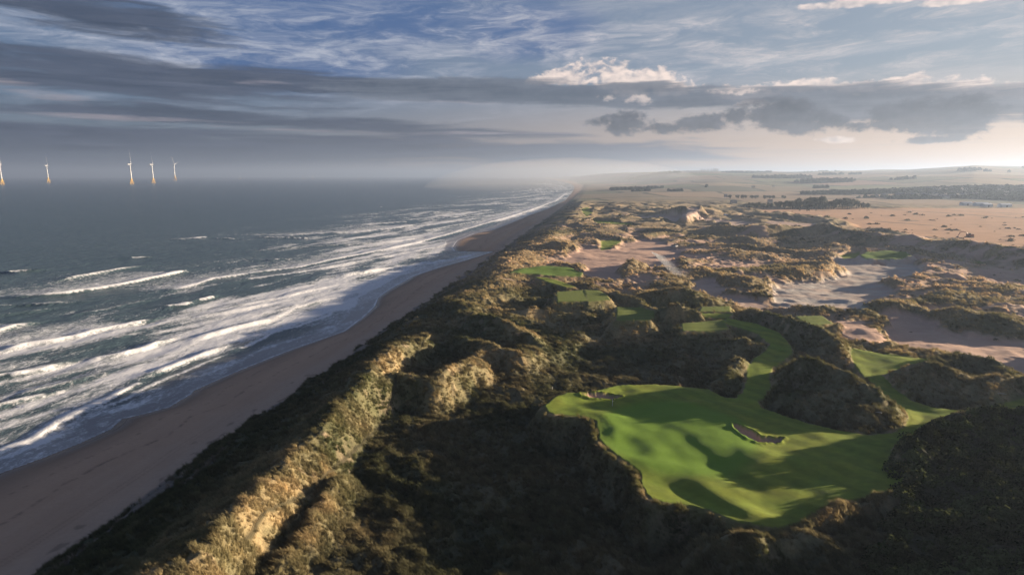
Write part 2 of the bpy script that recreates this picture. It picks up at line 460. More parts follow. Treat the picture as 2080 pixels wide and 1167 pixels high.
# bare sand: outline, level, softness, tint 0 pink .. 1 pale hydroseeded
SAND = [
    ([(1140, 540), (1150, 522), (1185, 505), (1215, 508), (1250, 508), (1265, 496), (1300, 488), (1350, 492), (1372, 505), (1388, 520), (1370, 528), (1385, 545), (1405, 556), (1370, 560), (1345, 548), (1322, 560), (1300, 545), (1268, 545), (1255, 560), (1262, 575), (1220, 572), (1190, 560), (1185, 550), (1150, 540)], 12, 6, 0.0),
    ([(1700, 530), (1760, 527), (1840, 528), (1868, 545), (1875, 560), (1850, 575), (1790, 580), (1815, 600), (1775, 625), (1762, 640), (1700, 642), (1640, 636), (1585, 625), (1560, 600), (1575, 582), (1640, 575), (1700, 572), (1715, 555), (1695, 545)], 10.5, 6, 1.0),
    ([(1765, 642), (1830, 641), (1880, 648), (1900, 668), (1960, 690), (2100, 700), (2100, 766), (2050, 762), (1980, 745), (1900, 722), (1850, 720), (1800, 712), (1790, 690), (1800, 665)], 11.5, 5, 0.05),
    ([(1700, 650), (1745, 650), (1785, 672), (1790, 695), (1760, 700), (1715, 680)], 15, 4, 0.0),
    ([(1290, 441), (1380, 443), (1500, 450), (1545, 458), (1500, 462), (1430, 452), (1340, 449), (1295, 447)], 11, 9, 0.4),
    ([(1560, 449), (1640, 453), (1662, 458), (1610, 461), (1570, 456)], 14, 8, 0.2),
    ([(1400, 421), (1418, 419), (1416, 430), (1398, 437), (1385, 437), (1392, 428)], 25, 7, 0.5),
    ([(1395, 575), (1440, 570), (1480, 590), (1450, 606), (1410, 600)], 12, 6, .25),
    ([(1450, 600), (1520, 608), (1580, 622), (1540, 626), (1470, 618)], 11, 5, .35),
]
SW = [([P(a, b, z) for a, b in o], z, s, k) for o, z, s, k in SAND]
BUNK = [([(1180, 800), (1195, 804), (1230, 806), (1252, 805), (1262, 802), (1245, 798), (1215, 797), (1195, 799)], 14.2),
        ([(1490, 866), (1494, 878), (1515, 890), (1538, 899), (1580, 898), (1590, 890), (1562, 888), (1545, 888), (1525, 876), (1508, 870)], 14.4),
        ([(1768, 540), (1800, 543), (1800, 537), (1775, 536)], 11)]
BW = [([P(a, b, z) for a, b in o], z) for o, z in BUNK]
STRAW = [P(a, b, 9) for a, b in ((1480, 424), (1760, 424), (2110, 422), (2400, 430), (2500, 560), (2150, 520), (2040, 505), (1960, 495), (1850, 482), (1740, 464), (1690, 448), (1590, 436), (1510, 428))]
PATH = [P(a, b, 13) for a, b in ((1078, 590), (870, 690), (838, 720), (830, 745), (800, 790), (770, 830), (730, 870), (690, 910), (650, 950), (600, 990), (540, 1040), (500, 1090))]


def box_of(pts, m):
    a = np.array([p[:2] for p in pts])
    return a[:, 0].min() - m, a[:, 0].max() + m, a[:, 1].min() - m, a[:, 1].max() + m


def land(X_, Y_):
    """height and surface weights of the land at world positions"""
    X_ = np.asarray(X_, np.float64); Y_ = np.asarray(Y_, np.float64)
    r = np.hypot(X_, Y_) + 1e-6
    az = np.arctan2(X_, Y_)
    out = {}
    # ground level
    lr = np.log(np.clip(r, 60, 6000))
    num = 0; den = 0
    for i in range(len(_lev)):
        w = 1.0 / (((lr - _lr[i]) ** 2 * 1.2 + (az - _la[i]) ** 2 * 2.0) + .004) ** 1.6
        num = num + w * _lev[i, 2]; den = den + w
    zb = num / den
    fx = foot_x(Y_) + fbm(X_ * .3, Y_, 16, 3, .55, 5) * np.clip(r / 60, 2.2, 9)
    wx = water_x(Y_)
    u = (X_ - fx) * .988
    w = X_ - wx
    # dune relief
    wx1 = fbm(X_, Y_, 90, 2, .5, 71) * 22
    wy1 = fbm(X_, Y_, 90, 2, .5, 75) * 22
    n1 = mix(fbm(X_ + wx1, Y_ * 1.15 + wy1, 52, 2, .5, 20, True), fbm(X_ * .75 + wx1, Y_ + wy1 * 1.3, 74, 2, .42, 22, True), sst(330, 480, r))
    n2 = fbm(X_ + wx1, Y_ + wy1, 21, 3, .5, 30, True)
    n3 = fbm(X_, Y_, 7.5, 3, .55, 40)
    n1 = np.sign(n1) * np.abs(n1) ** 1.2
    straw = sst(12, -12, poly_sd(X_, Y_, STRAW) + fbm(X_, Y_, 60, 3, .5, 8) * 14)
    out['straw'] = straw
    far = sst(1500, 2600, r)
    amp = (1 - .93 * straw) * (1 - far * .8)
    calm = sst(320, 180, r) * .78                         # the foreground hollow is smoother
    mid = sst(300, 520, r) * sst(2200, 1400, r)
    z_n = (n1 * (5.2 + 2.6 * mid) * (1 - calm) + n2 * (1.9 - .8 * mid) * (1 - calm * .35) + n3 * .55) * amp * (.35 + .65 * sst(15, 75, u))
    c = np.zeros(X_.shape)
    for pts, wl, wr in RW:
        m_ = max(wl, wr) * 1.7
        x0, x1, y0, y1 = box_of(pts, m_)
        k = np.nonzero((X_ > x0) & (X_ < x1) & (Y_ > y0) & (Y_ < y1))
        if not len(k[0]): continue
        xs, ys = X_[k], Y_[k]
        wob = 1 + .35 * fbm(xs, ys, max(wl, wr) * 1.3, 3, .55, 50)
        d, par, sd = seg_dist(xs, ys, pts)
        zc = np.interp(par, range(len(pts)), [p[2] for p in pts]) + 1.6 * fbm(xs, ys, 17, 2, .5, 52)
        wd = np.where(sd > 0, wl, wr) * wob
        s = np.clip(d / wd, 0, 1.3)
        g = np.clip(1 - s, 0, 1); g = g * g * (3 - 2 * g) * .40 + np.clip(1 - s, 0, 1) * .60
        q = (zc - zb[k]) * g
        c[k] = np.maximum(c[k], q) + .12 * np.minimum(c[k], q).clip(0)
    damp = 1 - .6 * np.clip(c / 6, 0, 1)
    n5 = fbm(X_ + .3 * Y_, Y_ * .8, 11, 3, .55, 45, True)
    zi = zb + c + z_n * damp + .35 * n3 * np.clip(c / 5, 0, 1) + (n5 - .3) * 1.5 * (1 - straw) * sst(900, 350, r)
    # far country: swells up to low hills on the horizon
    azd = az / D2R
    hill = np.interp(azd, [-180, 3, 6, 12, 18, 24, 28, 32, 36, 40, 60, 180], [120, 92, 118, 126, 138, 128, 134, 160, 200, 166, 140, 120])
    hill = hill + 15 * fbm(X_, Y_, 3600, 4, .5, 60)
    t = sst(math.log(2100), math.log(11500), np.log(r))
    zfar = 9 + (hill - 9) * t + (6 + 20 * t) * fbm(X_, Y_, 900, 3, .5, 62)
    zfar = zfar * (1 - .6 * sst(12000, 20000, r))
    zi = mix(zi, zfar, sst(1350, 2300, r))
    zi = mix(zi, np.minimum(zi, 4.5 + np.clip(u, 0, 1e9) * .035), sst(1500, 2200, r) * sst(900, 300, u))
    zi = np.maximum(zi, 4 + .3 * n3)
    # sand hollows and turf
    sandw = np.zeros(X_.shape); sandk = np.zeros(X_.shape)
    for pts, zl, soft, kk in SW:
        x0, x1, y0, y1 = box_of(pts, soft * 4 + 10)
        k = np.nonzero((X_ > x0) & (X_ < x1) & (Y_ > y0) & (Y_ < y1))
        if not len(k[0]): continue
        xs, ys = X_[k], Y_[k]
        d = poly_sd(xs, ys, pts) + fbm(xs, ys, soft * 3, 4, .6, 81) * soft * 1.8
        wgt = sst(soft, -soft * .6, d)
        und = fbm(xs * .4, ys, 9 + zl * .4, 3, .5, 83) * (1.1 + 1.1 * (kk > .9))
        zi[k] = mix(zi[k], zl + und + (zi[k] - zl) * .12, wgt * .93)
        wcol = sst(soft * .3, -soft * .3, d)
        sandk[k] = np.where(wcol > sandw[k], kk, sandk[k]); sandw[k] = np.maximum(sandw[k], wcol)
    turf = np.zeros(X_.shape); kind = np.zeros(X_.shape); near = np.full(X_.shape, 99.)
    for pts, soft, und, kd in TW:
        x0, x1, y0, y1 = box_of(pts, 18 * max(1.0, math.hypot(*pts[0][:2]) / 260))
        k = np.nonzero((X_ > x0) & (X_ < x1) & (Y_ > y0) & (Y_ < y1))
        if not len(k[0]): continue
        xs, ys = X_[k], Y_[k]
        d = poly_sd(xs, ys, pts)
        sc = max(1.0, math.hypot(*pts[0][:2]) / 260)
        d = d + fbm(xs, ys, 3.2 * sc, 3, .6, 90) * (.7 if kd != 'tee' else .25) * sc
        num = 0; den = 0
        for p in pts:
            q = 1 / ((xs - p[0]) ** 2 + (ys - p[1]) ** 2 + 4) ** 1.5
            num = num + q * p[2]; den = den + q
        zt = num / den
        bowl = np.clip(-d, 0, 14)
        zt = zt + und * (fbm(xs, ys, 22, 3, .40, 92) * 1.5) * sst(0, 5, -d)
        if pts is TW[0][0]:
            # hollows and shoulders in the putting surface
            for (hx, hy, amp_, rx, ry, ro) in ((1275, 903, -.55, 3.5, 7, .5), (1360, 985, -1.0, 4.5, 11, .75), (1480, 960, -.75, 3.5, 10, .35), (1560, 1030, -.9, 5, 12, 1.1), (1400, 900, .4, 14, 9, 0),
                                               (1445, 1000, .5, 3.5, 9, .5), (1330, 930, .35, 4, 8, .6), (1585, 935, .45, 6, 4, 0), (1330, 800, .5, 18, 6, 0), (1530, 975, .4, 4, 9, .3), (1420, 822, .5, 12, 3, .2)):
                cx, cy = P(hx, hy, 14)
                ux = (xs - cx) * math.cos(ro) + (ys - cy) * math.sin(ro); uy = -(xs - cx) * math.sin(ro) + (ys - cy) * math.cos(ro)
                zt = zt + amp_ * np.exp(-((ux / rx) ** 2 + (uy / ry) ** 2))
        rough_ = fbm(xs, ys, 7, 3, .6, 93)
        dn = np.clip(d, 0, None)
        steep = (1.25 if pts is TW[0][0] else .8) * (1 + .5 * rough_)
        g_ = np.clip(zi[k], zt - dn * steep - .03 * dn * dn, zt + dn * (.85 + .4 * rough_) + .02 * dn * dn)
        zi[k] = np.where(d < 16 * sc, mix(zi[k], g_, sst(16 * sc, 10 * sc, d)), zi[k])
        if pts is TW[0][0]:
            lip = sst(.1, 1.4, d) * sst(6.5, 2.5, d) * sst(46, 30, xs) * sst(185, 170, ys)
            zi[k] = zi[k] + lip * (1.5 + .8 * rough_)
        zi[k] = np.where(d <= 0, zt, zi[k])
        wcol = sst(.22 * sc, -.22 * sc, d)
        better = wcol > turf[k]
        turf[k] = np.maximum(turf[k], wcol)
        kind[k] = np.where(better, {'fairway': 1, 'tee': 2, 'green': 3}[kd], kind[k])
        near[k] = np.minimum(near[k], d)
    bunk = np.zeros(X_.shape)
    for pts, zl in BW:
        x0, x1, y0, y1 = box_of(pts, 8)
        k = np.nonzero((X_ > x0) & (X_ < x1) & (Y_ > y0) & (Y_ < y1))
        if not len(k[0]): continue
        d = poly_sd(X_[k], Y_[k], pts) + fbm(X_[k], Y_[k], 2.6, 3, .6, 95) * 1.1
        zi[k] = zi[k] - 1.15 * sst(.5, -1.1, d) + .35 * sst(1.4, .4, d) * sst(-.2, .4, d)
        bunk[k] = np.maximum(bunk[k], sst(.15, -.15, d))
    # dune face down to the beach, the beach, the sea bed
    bw = np.maximum(fx - wx, 4)
    tb = np.clip(w / bw, 0, 1)
    zbeach = 2.6 * tb ** 1.15 + .12 * fbm(X_ * 1.5, Y_ * .35, 22, 3, .5, 97) * sst(0, .2, tb)
    zbed = np.maximum(w * .035, -3.0) - .05
    zbeach = np.where(w > 0, zbeach, zbed)
    dst, _, _ = seg_dist(X_, Y_, STREAM)
    mm = dst < 40
    zbeach = np.where(mm, zbeach - (zbeach + .35) * sst(9, 1.5, dst + fbm(X_, Y_, 14, 3, .5, 98) * 4), zbeach)
    face = sst(0, 1, u / np.clip(r / 14, 15, 30))
    z = np.where(u > 0, 2.6 + (zi - 2.6) * face + .9 * sst(0, 2.5, u) * (1 - face), zbeach)
    z = np.where(u > -2.5, np.maximum(z, 2.2 + .5 * sst(-2.5, 0, u)) if False else z, z)
    out.update(z=z, u=u, w=w, turf=turf * sst(0, 4, u), kind=kind, near=near, bunk=bunk, sand=sandw * (1 - turf), sandk=sandk, r=r, az=azd, ridge=c, n3=n3, n1=n1, tb=tb)
    return out


def paint(X_, Y_, L, slope):
    """base colour of the ground, and how much marram stands on it"""
    r = L['r']; u = L['u']
    col = np.zeros(X_.shape + (3,))

    def lay(c, t):
        c = np.asarray(c, float)
        t = np.asarray(t)[..., None]
        col[...] = col + (c - col) * t
    g1 = fbm(X_, Y_, 34, 4, .55, 101)
    g2 = fbm(X_, Y_, 6, 3, .6, 105)
    g3 = fbm(X_, Y_, 130, 3, .5, 109)
    lay((.205, .178, .095), 1.0)                                        # marram
    lay((.085, .092, .040), sst(-.08, .5, g1 + .4 * g2 + .15))             # greener scrub
    lay((.37, .275, .145), sst(.0, .6, -g1 * .6 + .5 * g2 + .18 * L['n1']))  # dry heads
    # seaward slope: dark green
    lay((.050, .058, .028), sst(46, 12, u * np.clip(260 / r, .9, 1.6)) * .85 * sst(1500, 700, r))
    # gorse ground, bottom right
    gor = gorse_w(X_, Y_)
    lay((.022, .026, .012), gor * .9)
    # brown heather ground in the middle distance
    lay((.36, .27, .165), sst(-.5, .1, g3 + .5 * g1) * sst(300, 520, r) * .85)
    lay((.085, .085, .045), sst(.05, .30, g1 + .5 * g2) * sst(450, 700, r) * .75)
    lay((.060, .064, .036), sst(300, 220, r) * sst(26, 40, u) * sst(3.5, .5, L['ridge']) * .6)  # foreground hollow: valley shadow deepened by painting the ground a darker green
    # sand
    s_noise = sst(.02, .22, fbm(X_ * .8, Y_, 24, 4, .6, 113)) * sst(400, 520, r) * sst(1300, 900, r) * sst(26, 33, L['az'] + 0 * r)
    s_noise2 = sst(.20, .38, fbm(X_ * .7, Y_, 30, 4, .6, 117)) * sst(330, 420, r) * sst(1500, 1000, r) * .7
    flat = sst(60, -40, poly_sd(X_, Y_, FLATS) + 40 * g3) * sst(.50, .12, L['n1'] * .8 + .35 * g1 + L['ridge'] * .12)
    sand = np.maximum(np.maximum(L['sand'], flat * (1 - L['turf']) * sst(280, 330, r)), np.maximum(s_noise * .9, s_noise2 * sst(12, 50, u)))
    sand = sand * sst(-.2, .2, .55 + fbm(X_, Y_, 9, 3, .6, 119) - .1) if False else sand
    st = fbm(X_ * .5 + Y_ * .1, Y_, 12, 4, .55, 121)
    pink = np.array((.54, .365, .275)); pale = np.array((.47, .43, .38)); 
    sc = pink + (pale - pink) * L['sandk'][..., None] * np.clip(.75 + st[..., None] * .9, 0, 1)
    sc = sc * (1 + .16 * st[..., None])
    teal = sst(.6, 0, np.hypot((X_ - P(1738, 636, 10.5)[0]) / 30, (Y_ - P(1738, 636, 10.5)[1]) / 16)) * L['sandk']
    sc = sc + (np.array((.24, .40, .40)) - sc) * (teal * .7)[..., None]
    lay(sc, sand)
    # steep bare scars
    lay((.36, .26, .18), sst(.75, 1.1, slope + g2 * .5) * sst(.1, .5, g1) * .5 * sst(900, 500, r) * (1 - gor))
    scuff = sst(.30, .50, fbm(X_, Y_, 5.5, 3, .6, 191)) * sst(2, 8, L['ridge']) * sst(500, 250, r) * (1 - gor) * sst(8, 20, u)
    lay((.40, .30, .20), scuff * .6)
    # straw field
    sf = np.array((.52, .30, .17)) * (1 + .20 * fbm(X_ * .35, Y_, 26, 4, .6, 125)[..., None])
    lay(sf, L['straw'])
    lay((.085, .085, .05), L['straw'] * sst(.40, .52, fbm(X_ * .6, Y_, 75, 4, .55, 127)) * .9)
    # tracks across it
    for a, b in (((1790, 424), (2110, 446)), ((1940, 428), (2110, 436)), ((1780, 450), (1890, 458))):
        d, _, _ = seg_dist(X_, Y_, [P(*a, 9), P(*b, 9)])
        lay((.13, .10, .075), sst(9, 3, d) * .75)
    # farmland: cells of a warped grid
    fw = sst(1650, 2000, r + 150 * g3) * (1 - L['straw'])
    qx = X_ + 160 * fbm(X_, Y_, 900, 2, .5, 131); qy = Y_ + 160 * fbm(X_, Y_, 900, 2, .5, 133)
    cx = np.floor(qx / 330 + .35 * np.floor(qy / 520)).astype(np.int64); cy = np.floor(qy / 520).astype(np.int64)
    hsh = (((cx * 7919) ^ (cy * 104729)) * 2654435761 & 0xffff) / 65535.0
    pal = np.array([(.30, .21, .13), (.15, .15, .085), (.34, .26, .16), (.12, .12, .075), (.20, .17, .11), (.32, .20, .14), (.17, .18, .09), (.24, .19, .12)])
    fc = pal[(hsh * 7.99).astype(int)]
    lay(fc, fw)
    hx = np.abs((qx / 330 + .35 * np.floor(qy / 520)) % 1 - .5) * 330; hy = np.abs((qy / 520) % 1 - .5) * 520
    lay((.04, .05, .025), fw * np.maximum(sst(330 / 2 - 16, 330 / 2 - 6, hx), sst(260 - 18, 260 - 8, hy)) * .8)
    wood = wood_w(X_, Y_, r, L)
    lay((.035, .045, .022), wood)
    # turf
    stripe = np.sin(X_ * .9 + Y_ * .25) * .5 + .5
    f = L['turf']
    fcol = np.zeros(col.shape) + np.array((.185, .235, .028))
    mow = np.tanh(3 * np.sin((X_ * .83 + Y_ * .55) * .95)) * .075 * (r < 330) + fbm(X_ * .6, Y_, 1.6, 2, .6, 171) * .22
    fcol = fcol * (1 + .22 * g1[..., None] + .16 * g2[..., None] + mow[..., None])
    fcol = fcol * (1 + np.array((.35, .12, .05)) * np.clip(fbm(X_, Y_, 13, 3, .6, 173), -.4, 1)[..., None])
    gd = sst(1.05, .8, np.hypot((X_ - P(1370, 880, 14)[0]) / 22, (Y_ - P(1370, 880, 14)[1]) / 26))
    fcol = fcol + (np.array((.150, .275, .028)) - fcol) * (gd * (L['kind'] == 1) * .9)[..., None]
    tee = (L['kind'] == 2)[..., None]
    fcol = np.where(tee, np.array((.15, .19, .038)) * (1 + .07 * np.sin(Y_ * 1.1)[..., None]), fcol)
    gr = (L['kind'] == 3)[..., None]
    fcol = np.where(gr, np.array((.115, .19, .03)), fcol)
    lay(fcol, f)
    rim = sst(2.6, .6, L['near']) * (1 - f) * sst(0, 8, u) * sst(600, 300, r)
    lay((.17, .16, .062), sst(3.4, .3, L['near'] + 1.6 * g2) * (1 - f) * sst(0, 8, u) * sst(600, 300, r) * .8)
    lay((.42, .31, .18), rim * sst(-.15, .45, g2 + .3 * fbm(X_, Y_, 2.2, 2, .5, 177)) * .7)
    # clipped sandy edge strips beside the walkway
    lay((.46, .30, .225), L['bunk'])
    # path along the ridge
    d, _, _ = seg_dist(X_, Y_, PATH)
    pth = sst(.55, .2, d)
    lay((.045, .04, .022), pth * .85)
    # beach
    bch = sst(.6, -.6, u + fbm(X_, Y_, 5, 3, .6, 141) * 1.6)
    tb = L['tb']
    bn = fbm(X_ * 1.0 - Y_ * .16, Y_ * .12, 11, 4, .55, 143)
    bc = np.array((.49, .325, .22))[None] * (1 + .13 * bn[..., None])
    bc = bc + (np.array((.50, .365, .27)) - bc) * (sst(.55, 1.0, tb + .2 * bn) * .75)[..., None]
    damp = sst(.42, .0, tb + .12 * bn)[..., None]
    bc = bc * (1 - .30 * damp)
    wet2 = sst(.17, .02, tb + .05 * bn)
    bc = bc * (1 - .42 * wet2[..., None])
    spots = sst(.36, .5, fbm(X_ - Y_ * .16, Y_ * .4, 3.2, 2, .6, 147)) * sst(.7, .9, tb)
    bc = bc * (1 - .35 * spots[..., None])
    wr1 = sst(.018, .004, np.abs(tb - .50 - .07 * fbm(X_, Y_, 60, 3, .5, 181))) * sst(-.2, .3, fbm(X_, Y_, 3.5, 3, .6, 183))
    wr2 = sst(.012, .003, np.abs(tb - .30 - .05 * fbm(X_, Y_, 40, 3, .5, 185))) * sst(-.1, .3, fbm(X_, Y_, 2.5, 3, .6, 187))
    trk = np.maximum(sst(.22, .08, np.abs((X_ - foot_x(Y_)) + 9.5 + 1.2 * fbm(Y_ * 0 + 3, Y_, 45, 2, .5, 189))), sst(.22, .08, np.abs((X_ - foot_x(Y_)) + 11.3 + 1.2 * fbm(Y_ * 0 + 3, Y_, 45, 2, .5, 189)))) * sst(330, 160, r)
    bc = bc * (1 - (.45 * wr1 + .35 * wr2 + .18 * trk))[..., None]
    lay(bc, bch)
    # wandering sandy gaps in the toe of the dune
    gap = sst(.12, .26, fbm((X_ - foot_x(Y_)), Y_ * .16, 7, 3, .5, 149)) * sst(14, 3, u * np.clip(150 / r, .3, 1)) * sst(-1, .6, u)
    lay((.26, .21, .18), gap * .8)
    grass = (1 - scuff * .7) * (1 - sst(.1, .6, sand)) * (1 - f) * (1 - L['bunk']) * (1 - bch) * (1 - gap) * (1 - pth) * (1 - L['straw']) * (1 - sst(1200, 1500, r))
    grass = grass * sst(0, .9 + r / 260, L['near'])
    wet = (np.maximum(damp[..., 0] * .45, wet2 * 1.4) * bch)
    return col, grass, gor, wet


FLATS = [P(a, b, 12) for a, b in ((1130, 560), (1140, 510), (1260, 478), (1400, 482), (1560, 540), (1640, 560), (1720, 520), (1850, 515), (2120, 520), (2300, 640), (2200, 780), (2040, 770), (1820, 705), (1760, 640), (1560, 612), (1400, 585), (1250, 590))]
GORSE = [P(a, b, 17) for a, b in ((1830, 960), (1815, 925), (1850, 900), (1900, 872), (2000, 862), (2100, 860), (2500, 900), (2600, 1700), (1600, 1500), (1720, 1180), (1790, 1090), (1830, 1040))]


def gorse_w(X_, Y_):
    m = (X_ > 30) & (Y_ < 260) & (Y_ > 0)
    o = np.zeros(X_.shape)
    k = np.nonzero(m)
    if len(k[0]):
        d = poly_sd(X_[k], Y_[k], GORSE) + fbm(X_[k], Y_[k], 9, 3, .6, 151) * 5
        o[k] = sst(1.2, -1.2, d)
    return o


def wood_w(X_, Y_, r, L):
    n = fbm(X_ * .55, Y_, 700, 4, .5, 161)
    a = L['az']
    right = sst(20, 27, a)
    th = .33 - .37 * right * sst(1900, 2300, r) * sst(4200, 3000, r)
    return sst(th, th + .05, n) * sst(1750, 2000, r) * (1 - L['straw']) * sst(9500, 6500, r) * (L['u'] > 150)


# ------------------------------------------------------------------ materials
def new_mat(name):
    m = bpy.data.materials.new(name); m.use_nodes = True
    m.node_tree.nodes.clear()
    X.nt = m.node_tree
    o = m.node_tree.nodes.new('ShaderNodeOutputMaterial')
    return m, m.node_tree, o


def attr(name, typ='GEOMETRY'):
    n = X.nt.nodes.new('ShaderNodeAttribute'); n.attribute_name = name; n.attribute_type = typ
    return n


def bump(h, strength, dist, nrm=None):
    n = X.nt.nodes.new('ShaderNodeBump')
    n.inputs['Strength'].default_value = strength; n.inputs['Distance'].default_value = dist
    X.nt.links.new(h.v, n.inputs['Height'])
    if nrm is not None: X.nt.links.new(nrm, n.inputs['Normal'])
    return n.outputs[0]


def geo_pos():
    n = X.nt.nodes.new('ShaderNodeNewGeometry')
    return n.outputs['Position']


def simple(name, col, rough=.7, metal=0.0, var=.12, scale=1.5, emis=None):
    m, t, o = new_mat(name)
    b = t.nodes.new('ShaderNodeBsdfPrincipled')
    n = noise(geo_pos(), scale, 4, .6)
    c = mixc(n, tuple(q * (1 - var) for q in col), tuple(min(1, q * (1 + var)) for q in col))
    t.links.new(c, b.inputs['Base Color'])
    b.inputs['Roughness'].default_value = rough; b.inputs['Metallic'].default_value = metal
    t.links.new(b.outputs[0], o.inputs[0])
    return m


# land
m_land, t, o = new_mat('ground cover')
b = t.nodes.new('ShaderNodeBsdfPrincipled')
ac = attr('ground_colour'); aw = attr('grassiness'); awet = attr('wetness')
pos = geo_pos()
f1 = noise(pos, 1.1, 6, .68); f2 = noise(pos, .16, 4, .6)
gw = X(aw.outputs['Fac'])
v = 1 + (f1 - .5) * (gw * 1.5 + .28) + (f2 - .5) * (gw * .5 + .12)
mul = t.nodes.new('ShaderNodeVectorMath'); mul.operation = 'SCALE'
t.links.new(ac.outputs['Color'], mul.inputs[0]); t.links.new(v.v, mul.inputs['Scale'])
t.links.new(mul.outputs[0], b.inputs['Base Color'])
wetv = X(awet.outputs['Fac'])
t.links.new((.95 - wetv * .5).v, b.inputs['Roughness'])
b.inputs['Specular IOR Level'].default_value = .25
h = (f1 * (gw * .9 + .06) + noise(pos, .35, 3, .6) * (gw * .9 + .12))
b1 = bump(h, .8, .8)
t.links.new(bump(noise(pos, 9.0, 2, .7), 1.0, .09, b1), b.inputs['Normal'])
t.links.new(b.outputs[0], o.inputs[0])

# sea
m_sea, t, o = new_mat('sea water and foam')
pos = geo_pos()
mp = t.nodes.new('ShaderNodeMapping'); t.links.new(pos, mp.inputs[0]); mp.inputs['Rotation'].default_value = (0, 0, 20 * D2R); mp.inputs['Scale'].default_value = (1, .5, 1)
vs = mp.outputs[0]
afm = X(attr('foam').outputs['Fac']); ash = X(attr('shallows').outputs['Fac'])
l1 = noise(vs, .55, 6, .68, .6); l2 = noise(pos, 1.7, 4, .65, .4); l3 = noise(vs, .12, 4, .6, .8)
lace = (l1 * .55 + l2 * .25 + l3 * .20)
# lacy break-up: solid where the foam weight is high, thin veins where it is low
thr = .66 - afm * .42
fm = (((lace - thr) * 7.0 + .1).clamp() * afm.ss(.0, .12)).max(afm.ss(.30, .80) * (.42 + l3 * .95)).clamp()
wat = t.nodes.new('ShaderNodeBsdfPrincipled')
wc = mixc(ash, (.055, .088, .100), (.23, .20, .195))
wc = mixc((afm * .8 * l3).clamp(), wc, (.16, .21, .23))
t.links.new(wc, wat.inputs['Base Color'])
wat.inputs['IOR'].default_value = 1.33
t.links.new((.26 + ash * .04).v, wat.inputs['Roughness'])
ch = noise(vs, .16, 6, .66, .3) * 1.6 + noise(vs, 1.1, 4, .6) * .25
bn_ = t.nodes.new('ShaderNodeBump'); bn_.inputs['Distance'].default_value = 2.4
t.links.new(ch.v, bn_.inputs['Height']); t.links.new((.85 - ash * .8).v, bn_.inputs['Strength'])
t.links.new(bn_.outputs[0], wat.inputs['Normal'])
fo = t.nodes.new('ShaderNodeBsdfPrincipled')
t.links.new(mixc(l2, (.62, .64, .67), (.88, .88, .88)), fo.inputs['Base Color']); fo.inputs['Roughness'].default_value = .8
t.links.new(bump(lace, .9, .7), fo.inputs['Normal'])
ms = t.nodes.new('ShaderNodeMixShader'); t.links.new(fm.v, ms.inputs[0]); t.links.new(wat.outputs[0], ms.inputs[1]); t.links.new(fo.outputs[0], ms.inputs[2])
t.links.new(ms.outputs[0], o.inputs[0])

# marram blades
m_mar, t, o = new_mat('marram blades')
ti = attr('tint', 'INSTANCER')
orr = t.nodes.new('ShaderNodeObjectInfo')
d = t.nodes.new('ShaderNodeBsdfDiffuse'); tr = t.nodes.new('ShaderNodeBsdfTranslucent')
rv = X(orr.outputs['Random'])
sc_ = t.nodes.new('ShaderNodeVectorMath'); sc_.operation = 'SCALE'
t.links.new(ti.outputs['Color'], sc_.inputs[0]); t.links.new((.72 + rv * .62).v, sc_.inputs['Scale'])
t.links.new(sc_.outputs[0], d.inputs[0]); t.links.new(sc_.outputs[0], tr.inputs[0])
ms = t.nodes.new('ShaderNodeMixShader'); ms.inputs[0].default_value = .35
t.links.new(d.outputs[0], ms.inputs[1]); t.links.new(tr.outputs[0], ms.inputs[2]); t.links.new(ms.outputs[0], o.inputs[0])
M = dict(
    white=simple('white paint', (.78, .78, .76), .35, var=.04),
    yellow=simple('yellow paint', (.85, .52, .06), .45, var=.06),
    darkgrey=simple('dark steel', (.05, .05, .055), .5),
    tyre=simple('rubber', (.02, .02, .02), .8),
    glass=simple('window glass', (.03, .04, .05), .1),
    orange=simple('orange machine paint', (.16, .055, .03), .5),
    timber=simple('weathered timber', (.36, .30, .24), .8, scale=5),
    drift=simple('bleached driftwood', (.50, .45, .38), .8, scale=5),
    wall=simple('pale render', (.42, .39, .35), .8, var=.1),
    slate=simple('slate roof', (.10, .10, .115), .7),
    shed=simple('pale cladding', (.62, .65, .68), .6),
    concrete=simple('concrete', (.30, .29, .28), .8),
    leaf=simple('tree leaves', (.040, .052, .022), .8, var=.45, scale=.35),
    bark=simple('bark', (.07, .055, .04), .9),
    gorse=simple('gorse leaves', (.030, .040, .014), .8, var=.5, scale=.5),
    flag=simple('flag cloth', (.04, .06, .03), .8),
    blue=simple('blue paint', (.06, .12, .25), .5),
)


# ------------------------------------------------------------------ mesh building
def obj_from(name, me, mat=None, parent=None, loc=None):
    o = bpy.data.objects.new(name, me)
    if mat is not None and not me.materials: me.materials.append(mat)
    if parent is not None: o.parent = parent
    if loc is not None: o.location = loc
    COL.objects.link(o)
    return o


def tag(o, label=None, cat=None, group=None, kind=None):
    for k, v in (('label', label), ('category', cat), ('group', group), ('kind', kind)):
        if v: o[k] = v
    return o


